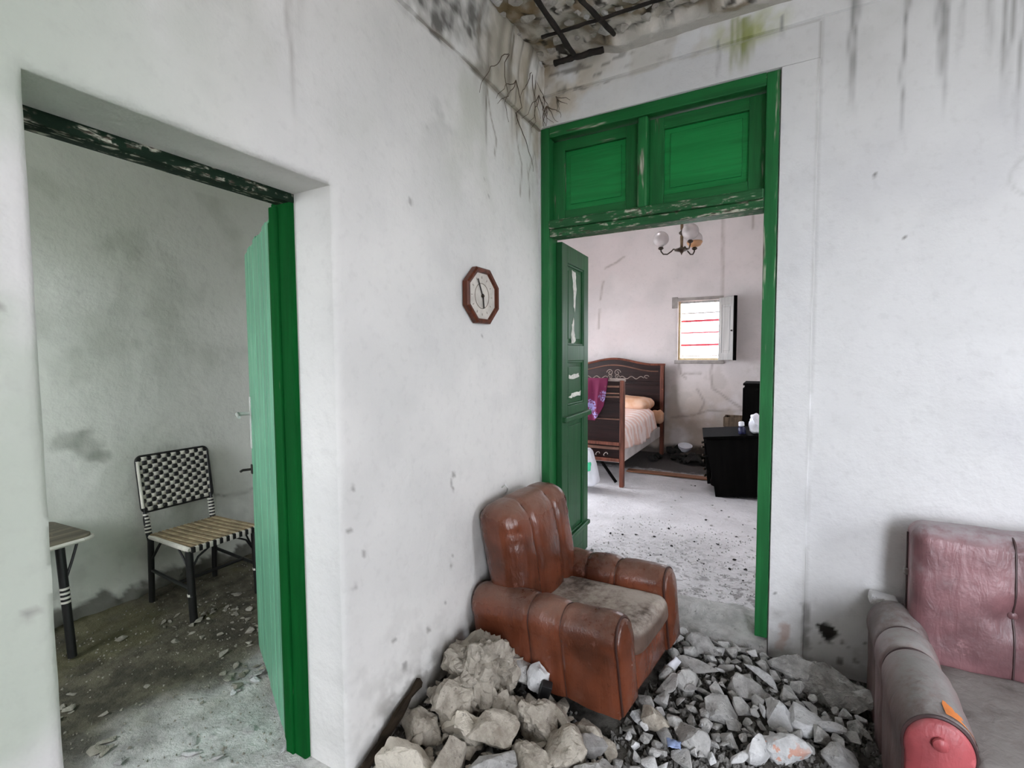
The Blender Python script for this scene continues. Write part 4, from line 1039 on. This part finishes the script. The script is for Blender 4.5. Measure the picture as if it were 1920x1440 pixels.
# dresser (sagging), cabinet, crate, things on the dresser
ds = thing('dresser', 'black wooden dresser sagging to one side in the bedroom', 'dresser', (.745, 2.42, .0), (0, math.radians(-5.0), math.radians(8)))
out = [(.02, 0), (.02, .10), (-.015, .12), (-.015, .16), (.0, .20), (-.01, .33), (-.025, .45), (-.03, .56), (-.01, .575), (.60, .575), (.60, .0)]
TT = Matrix(((1, 0, 0, 0), (0, 0, 1, 0), (0, 1, 0, 0), (0, 0, 0, 1)))
MB().prism(out, 0, .62, TT).build('body', 'black', ds, .004)
tp = bx('top', (-.05, .62, -.02, .64, .578, .602), 'black', ds, .005)
for k, z in enumerate((.18, .33, .47)):
    dr = bx('drawer', (-.045, -.01, .04, .58, z-.06, z+.06), 'black', ds, .004)
    for y in (.16, .46): MB().lathe([(.008, 0), (.012, .012), (.018, .02), (.010, .03)], 10, Matrix.Translation((-.043, y, z)) @ Matrix.Rotation(-PI/2, 4, 'Y')).build('knob', 'brass', dr)
cb = thing('cabinet', 'tall black wooden cabinet standing behind the sagging dresser', 'cabinet', (.965, 3.15, 0))
bx('body', (0, .40, 0, .5, 0, 1.07), 'black', cb, .004); bx('top', (-.015, .41, -.015, .51, 1.07, 1.095), 'black', cb, .004); bx('door', (-.018, 0, .02, .48, .08, 1.04), 'black', cb, .003); bx('door', (.02, .38, -.014, .0, .08, 1.04), 'black', cb, .003)
cr = thing('crate', 'weathered brown wooden crate against the far bedroom wall', 'crate', (.70, 3.92, 0))
for i in range(5): bx('slat', (.0, .26, -.012, .0, .01+i*.124, .127+i*.124), 'crate', cr, .003)
for i in range(5): bx('slat', (-.012, .0, .0, .3, .01+i*.124, .127+i*.124), 'crate', cr, .003)
bx('side', (.26, .272, 0, .3, .01, .62), 'crate', cr, .003); bx('back', (0, .26, .3, .312, .01, .62), 'crate', cr, .003); bx('bottom', (0, .26, 0, .3, .01, .022), 'crate', cr, 0)
bt = thing('lotion_bottle', 'small navy bottle with white cap on the black dresser', 'bottle', (.985, 2.55, .627), (0, math.radians(-5), 0))
MB().lathe([(.030, 0), (.034, .006), (.034, .055), (.022, .07), (.014, .075)], 16).build('body', 'navy', bt); MB().lathe([(.015, .075), (.026, .08), (.026, .115), (.018, .122)], 14).build('cap', 'paper', bt)
mb = rbox((.06, .05, .09), .04, 8, (.01, .01, 0), lambda p, q: (q.x+.03*fbm(q.x, q.y, q.z, 12, 3), q.y+.03*fbm(q.x, q.z, q.y, 14, 3), q.z+.03*fbm(q.z, q.y, q.x, 12, 3))); mb.v = [(a, b, c+.09) for a, b, c in mb.v]
o = mb.build('crumpled_wrapper', 'paper', None, angle=60); o.location = (1.12, 2.58, .640); tag(o, 'crumpled white wrapper on the dresser beside the navy bottle', 'wrapper')
bw = thing('bowl', 'white bowl among black debris at the far bedroom wall', 'bowl', (.19, 4.18, .10), (.25, .1, 0))
MB().lathe([(.045, 0), (.05, .006), (.085, .05), (.095, .085), (.088, .085), (.078, .05), (.04, .012)], 20).build('bowl_body', 'paper', bw)
o = bx('floorboard', (-.30, .75, 3.05, 3.17, .004, .022), 'redboard', None, .004); tag(o, 'loose reddish floorboard lying before the black debris', 'board')

rd = random.Random(21)
for i in range(46):      # dark debris along the far wall
    x = rd.uniform(-.15, 1.0); y = rd.uniform(3.75, 4.36); r = rd.uniform(.07, .15)
    o = link('debris_chunk', rd.choice(SD), None); o.location = (x, y, r*.42+(.04 if y > 4.1 else 0)); o.scale = (r, r, r*.8); o.rotation_euler = (rd.uniform(-.4, .4), rd.uniform(-.4, .4), rd.uniform(0, 6))
    tag(o, 'blackened debris chunk along the foot of the far bedroom wall', 'debris', 'black debris by the far bedroom wall')
for i in range(60):      # specks of debris on the bedroom floor
    x = rd.uniform(.1, 1.15); y = rd.choice((rd.uniform(.3, 1.2), rd.uniform(1.2, 3.0))); r = rd.uniform(.008, .022)
    o = link('debris_chip', rd.choice(SD if rd.random() < .6 else SG), None); o.location = (x, y, HB(x, y)+r*.3); o.scale = (r, r, r*.7); o.rotation_euler = (0, 0, rd.uniform(0, 6))
    tag(o, 'tiny debris chip scattered on the bedroom floor', 'debris', 'debris chips on the bedroom floor')

# ================================================================== RUBBLE of the main room
AC0, ACD = Vector((.095, -.475)), math.radians(-9)
def in_armchair(x, y, pad=0):
    dx, dy = x-AC0.x, y-AC0.y; u = dx*math.cos(ACD)+dy*math.sin(ACD); v = -dx*math.sin(ACD)+dy*math.cos(ACD)
    return -.05-pad < u < .77+pad and abs(v) < .345+pad
def in_sofa(x, y, pad=0): return x > 1.655-pad and y > -.90-pad
def big(name, seed, loc, dims, rotz, mat, label, rough=.16, tilt=(0, 0)):
    o = link(name, rock_mesh(name, seed, tuple(d*1.32 for d in dims), rough), mat); o.location = loc; o.rotation_euler = (tilt[0], tilt[1], rotz)
    return tag(o, label, 'stone')
BIG = [
 (11, (.195, -.985, .02), (.165, .14, .185), .4, 'stonewarm', 'largest beige boulder leaning on the left wall beside the armchair', .30, (.3, -.2)),
 (12, (.12, -1.14, -.01), (.095, .12, .125), .2, 'stonewarm', 'beige boulder wedged against the left wall left of the largest boulder', .25, (0, .3)),
 (13, (.30, -1.02, -.06), (.12, .13, .12), 1.0, 'stonewarm', 'brown craggy boulder below the largest boulder', .28, (0, 0)),
 (14, (.37, -1.17, -.02), (.10, .065, .06), .5, 'stonewarm', 'smooth cream slab of stone in the middle of the left rubble heap', .10, (.4, .1)),
 (15, (.33, -.86, .03), (.10, .07, .05), .6, 'stonegrey', 'flat layered grey stone leaning on the near arm of the armchair', .18, (.2, .5)),
 (16, (.42, -.90, .05), (.045, .03, .075), .3, 'stonewhite', 'upright knobbly white stone against the armchair side', .25, (0, .2)),
 (17, (.18, -1.42, -.05), (.13, .085, .10), .7, 'stonewarm', 'broad cream block at the bottom left corner of the rubble', .10, (.2, .2)),
 (18, (.28, -1.36, -.06), (.05, .10, .10), .2, 'stonewarm', 'narrow upright block beside the broad cream block', .15, (.1, .1)),
 (19, (.42, -1.30, -.05), (.105, .04, .04), .75, 'stonegrey', 'long slanting grey stone in the foreground of the left heap', .12, (.1, -.25)),
 (20, (.47, -1.03, -.06), (.10, .09, .09), .2, 'stonewarm', 'pitted beige stone between cream slab and armchair', .25, (0, .2)),
 (21, (.55, -.97, -.05), (.09, .035, .05), -.7, 'stonewarm', 'long beige stone pointing at the armchair front corner', .15, (.3, .2)),
 (22, (.62, -1.10, -.06), (.09, .08, .07), .4, 'stonewarm', 'rounded beige stone in front of the armchair corner', .2, (0, .1)),
 (23, (.70, -1.02, -.06), (.055, .045, .04), .9, 'stonegrey', 'small pale block right of the rounded beige stone', .1, (0, .2)),
 (24, (.64, -1.28, -.09), (.15, .08, .06), .2, 'stonegrey', 'flat crusted slab at the bottom edge of the rubble', .15, (0, 0)),
 (25, (1.52, -.23, -.075), (.19, .10, .085), -.45, 'stonegrey', 'biggest grey boulder at the foot of the back wall near the sofa', .22, (.35, .1)),
 (26, (1.36, -.19, -.06), (.085, .06, .06), .1, 'stonegrey', 'rough grey stone at the corner of the door surround', .2, (.1, .1)),
 (27, (1.40, -.50, -.06), (.062, .06, .055), .2, 'stonewhite', 'bright white stone in the middle of the right rubble', .12, (.3, 0)),
 (28, (1.315, -.53, -.06), (.055, .07, .06), .9, 'stonewhite', 'white broken stone left of the bright white stone', .15, (.3, .1)),
 (29, (1.335, -.685, -.06), (.085, .06, .05), .2, 'stoneorange', 'white plaster stone with orange paint in the right foreground', .15, (.2, 0)),
 (30, (1.235, -.74, -.065), (.055, .05, .05), .5, 'stonewhite', 'faceted white stone left of the orange painted one', .15, (.2, .2)),
 (31, (1.51, -.63, -.075), (.055, .05, .04), .4, 'stonegrey', 'pale grey stone beside the sofa arm foot', .15, (.2, .2)),
 (32, (1.49, -.505, -.05), (.06, .022, .014), .3, 'stonewhite', 'thin white plaster sliver lying near the sofa arm', .1, (.1, 0)),
 (33, (1.255, -.30, -.05), (.085, .025, .016), -.5, 'stonewhite', 'long white plaster flake right of the doorway rubble', .1, (.2, .2)),
 (34, (.985, -.36, -.045), (.11, .035, .022), -.05, 'stonegrey', 'long flat grey slab below the threshold', .12, (.2, 0)),
 (35, (.96, -.50, -.05), (.05, .05, .05), .3, 'stonegrey', 'rounded grey stone in the middle of the doorway rubble', .1, (.2, 0)),
 (40, (.10, -1.29, -.04), (.085, .07, .075), .3, 'stonewarm', 'beige stone against the left wall just above the broad cream block', .2, (.1, .2)),
 (41, (.245, -1.215, -.03), (.075, .065, .075), .8, 'stonewarm', 'blunt beige stone between the wall boulder and the cream slab', .22, (0, .2)),
 (42, (.53, -1.20, -.06), (.085, .06, .06), -.3, 'stonewarm', 'wide beige stone right of the long slanting grey stone', .2, (.2, 0)),
 (43, (.76, -1.12, -.075), (.075, .05, .05), .5, 'stonegrey', 'squat grey stone at the bottom edge right of the rounded beige stone', .15, (.2, .1)),
 (44, (.67, -.955, -.07), (.06, .04, .045), -.4, 'stonewarm', 'brownish stone tucked under the front corner of the armchair', .15, (0, .2)),
 (45, (1.10, -.60, -.055), (.07, .05, .05), .6, 'stonegrey', 'angular grey stone left of the white stones in the right rubble', .12, (.2, .2)),
 (46, (1.03, -.80, -.07), (.075, .05, .05), -.6, 'stonegrey', 'long grey stone in the bottom foreground below the pale blue scrap', .15, (.2, 0)),
 (47, (.88, -.76, -.065), (.06, .055, .05), .2, 'stonewarm', 'brown-tinged stone lying before the armchair seat', .15, (.1, .3)),
 (48, (1.19, -.42, -.045), (.065, .05, .045), .2, 'stonegrey', 'grey wedge-shaped stone right of the rounded grey stone', .12, (.3, .1)),
 (36, (.98, -.20, -.03), (.075, .045, .04), -.5, 'stonegrey', 'pale angular stone just below the threshold', .12, (.2, .2)),
]
for s_, loc, dims, rz, m, lab, ro, tl in BIG: big('rubble_stone', s_, loc, dims, rz, m, lab, ro, tl)
occ = [(b[1][0], b[1][1], max(b[2][0], b[2][1])*.8) for b in BIG]
rd = random.Random(77); placed = 0; tries = 0
while placed < 275 and tries < 40000:
    tries += 1
    x = rd.uniform(.05, 1.66); y = rd.uniform(-1.5, -.04)
    vis = (y > -1.50+.62*x)                      # nearer stones fall below the frame
    if y < -1.62+.70*x: continue
    if x < .3 and y > -.8: continue
    if in_armchair(x, y, -.015): continue
    r = rd.choice((.028, .034, .040, .046, .052, .06) if placed < 175 else (.020, .026, .032, .038))*rd.uniform(.9, 1.15)
    if in_sofa(x, y, r): continue
    if y > -.10 and .3 < x: continue
    if any((x-a)**2+(y-b)**2 < ((r+c)*(.60 if placed < 175 else .50))**2 for a, b, c in occ): continue
    occ.append((x, y, r)); placed += 1
    warm = (x < .75 and y < -.7)
    if warm and y > -1.1: ms, lab, grp = (SW, 'small beige stone at the foot of the near armchair side', 'beige stones at the armchair side')
    elif warm: ms, lab, grp = (SW, 'small beige stone in the front of the left rubble heap', 'beige stones in front of the left heap')
    elif rd.random() < .12: ms, lab, grp = (SK, 'small white plaster lump among the grey rubble before the doorway', 'white lumps before the doorway')
    elif y > -.33: ms, lab, grp = (SG, 'small grey stone just below the threshold of the green door', 'grey stones below the threshold')
    elif x > 1.38: ms, lab, grp = (SG, 'small grey stone beside the outer side of the sofa arm', 'grey stones beside the sofa arm')
    elif x < 1.0: ms, lab, grp = (SG, 'small grey stone in front of the armchair seat', 'grey stones in front of the armchair')
    else: ms, lab, grp = (SG, 'small grey stone midway between armchair and sofa', 'grey stones between armchair and sofa')
    o = link('rubble_chip', rd.choice(ms), None); o.location = (x, y, H(x, y)+r*.5+.012+(.022 if placed > 175 else 0))
    o.scale = (r*rd.uniform(.95, 1.45), r, r*rd.uniform(.7, 1.1)); o.rotation_euler = (rd.uniform(-.7, .7), rd.uniform(-.7, .7), rd.uniform(0, 6.3))
    tag(o, lab, 'stone', grp)
# the uncountable gravel between them
def gravel(name, n, region, hfun, rs, mat, seed, label, reject=None):
    rd = random.Random(seed); mb = MB(); c = 0
    while c < n:
        x = rd.uniform(region[0], region[1]); y = rd.uniform(region[2], region[3])
        c += 1
        if reject and reject(x, y): continue
        r = rd.uniform(*rs); T = Matrix.Translation((x, y, hfun(x, y)+r*.35)) @ Euler((rd.uniform(0, 6), rd.uniform(0, 6), rd.uniform(0, 6))).to_matrix().to_4x4() @ Matrix.Diagonal((r*rd.uniform(.8, 1.5), r, r*rd.uniform(.5, .8), 1))
        j = lambda: rd.uniform(.65, 1)
        mb.add([(j(), 0, 0), (-j(), 0, 0), (0, j(), 0), (0, -j(), 0), (rd.uniform(-.3, .3), 0, j()), (0, rd.uniform(-.3, .3), -j())], [(0, 2, 4), (2, 1, 4), (1, 3, 4), (3, 0, 4), (2, 0, 5), (1, 2, 5), (3, 1, 5), (0, 3, 5)], T)
    o = mb.build(name, mat, None, smooth=False); o['kind'] = 'stuff'
    return tag(o, label, 'gravel')
gravel('gravel', 8500, (0, 1.75, -1.75, -.03), H, (.006, .022), 'gravelmix', 1, 'fine grey gravel between the stones of the main room', lambda x, y: in_armchair(x, y, -.06) or in_sofa(x, y, -.05) or y < -1.75+.65*x)
gravel('floor_grit', 1500, (-2.0, -.33, -2.4, -.4), HS, (.002, .008), 'stoneside', 2, 'fine grit over the dirt floor of the side room')
gravel('floor_dust_grit', 700, (.1, 1.3, .25, 1.5), HB, (.003, .009), 'stonegrey', 4, 'dark grit on the bedroom floor behind the threshold')
rd = random.Random(9)
for i in range(110):
    if i < 78: x = rd.uniform(-1.7, -.75); y = rd.gauss(-1.14, .13) if x < -.95 else rd.uniform(-1.5, -1.28)
    else: x = rd.uniform(-1.4, -.15); y = rd.uniform(-2.1, -1.5)
    r = rd.choice((.014, .018, .024, .032))*rd.uniform(.8, 1.3)
    o = link('floor_chip', rd.choice(SS if x < -.8 else SG), None); o.location = (x, y, HS(x, y)+r*.25); o.scale = (r*1.3, r, r*.5); o.rotation_euler = (rd.uniform(-.3, .3), rd.uniform(-.3, .3), rd.uniform(0, 6))
    if i < 78: tag(o, 'olive-grey stone chip by the plank door on the side room floor', 'stone', 'chips by the plank door')
    else: tag(o, 'pale stone chip on the front part of the side room floor', 'stone', 'chips on the front of the side room floor')

# ================================================================== SMALL THINGS
def scrap(name, loc, size, rot, mat, label, cat='scrap'):
    mb = MB(); n = 6
    for i in range(n+1):
        for j in range(n+1):
            a, b = i/n-.5, j/n-.5; mb.v.append((a*size[0], b*size[1]*(1-.4*(i/n)), .015*fbm(a, b, loc[0], 4)+.02*a*b))
    for i in range(n):
        for j in range(n): mb.f.append((i*(n+1)+j, i*(n+1)+j+1, (i+1)*(n+1)+j+1, (i+1)*(n+1)+j))
    o = mb.build(name, mat, None, angle=180); md = o.modifiers.new('t', 'SOLIDIFY'); md.thickness = .003
    o.location = loc; o.rotation_euler = rot
    return tag(o, label, cat)
scrap('paper_scrap', (.885, -.47, -.02), (.10, .05), (.5, -.6, .9), 'paper', 'white paper scrap standing by the front of the armchair')
scrap('blue_scrap', (.97, -.87, -.055), (.05, .04), (.2, .1, .3), 'blue', 'pale blue scrap in the foreground rubble')
o = MB().box(-.022, .022, -.018, .018, -.06, .06).build('black_plastic_piece', 'blackplastic', None, .006); o.location = (.455, -.915, -.005); o.rotation_euler = (.35, .25, .4); tag(o, 'black plastic piece stuck between the stones beside the armchair', 'debris')
o = rbox((.05, .035, .022), .008, 4).build('plaster_block', 'stonewhite', None, angle=60); o.location = (1.715, -.045, .305); o.rotation_euler = (0, .1, 0)
o.parent = None; tag(o, 'small white block resting on the rear end of the sofa arm', 'block')
MB_ = MB().tube([(.0, -.47, .70), (.02, -.468, .72), (.03, -.46, .70), (.02, -.45, .675), (.004, -.445, .66)], .004, 6)
tag(MB_.build('wire_hook', 'white_metal', None), 'small pale wire hook on the left wall above the armchair', 'hook')
pts = [Vector((.018, -1.20, .075)).lerp(Vector((.035, -1.62, -.085)), t) for t in lin(0, 1, 14)]
mb = MB()
for q in pts:
    d = .013*(1+.5*fbm(q.x, q.y, 0, 14)); e = .03*fbm(q.y, 2, 1, 9)
    for a, b in ((-d, -d), (d*.7, -d*.9), (d, d*.4), (d*.2, d*1.3), (-d, d)): mb.v.append((q.x+a+.01, q.y, q.z+b+e*.4))
for i in range(len(pts)-1):
    for j in range(5): mb.f.append((i*5+j, i*5+(j+1) % 5, (i+1)*5+(j+1) % 5, (i+1)*5+j))
mb.f += [tuple(range(5)), tuple((len(pts)-1)*5+j for j in range(5))]
M['crevice'] = wood('dark_crevice_tone', (.030, .022, .015), 1, .9, .1)  # solid dark strip drawn in place of a shadowed crevice
tag(mb.build('crevice_strip', 'crevice', None, smooth=False), 'dark strip standing in for a shadowed crevice along the left wall foot', 'board')
# dry roots that hang from the broken ceiling edge
def roots(name, plane, starts, label, seed):
    rd = random.Random(seed); root = thing(name, label, 'roots')
    for (a, z, L, br) in starts:
        for b in range(br):
            p = [a, z]; ang = rd.uniform(-.9, .9); path = []; n = 12
            for i in range(n):
                path.append(tuple(p)); ang += rd.uniform(-.45, .45); ang *= .86
                p = [p[0]+math.sin(ang)*L/n, p[1]-math.cos(ang)*L/n*rd.uniform(.6, 1)]
            off = lambda z_: .006 if z_ < 2.73 else .040
            if plane == 'left': pts = [(off(q[1]), min(-.012, q[0]), q[1]) for q in path]
            else: pts = [(max(.02, q[0]), -.02 if q[1] > 2.73 else -.018, q[1]) for q in path]
            MB().tube(pts, [.0024*(1-.7*i/n) for i in range(n)], 5).build('rootlet', 'root', root)
roots('dry_roots', 'left', [(-.42, 2.96, .5, 2), (-.36, 2.85, .28, 3), (-.16, 3.0, .35, 4), (-.08, 2.9, .3, 3), (-.30, 2.72, .42, 1)], 'thin dry roots hanging on the left wall near the ceiling corner', 4)
roots('dry_roots', 'back', [(.03, 2.93, .16, 5), (.06, 2.86, .16, 6), (.12, 2.9, .12, 4)], 'tangle of dry roots above the green door corner', 8)
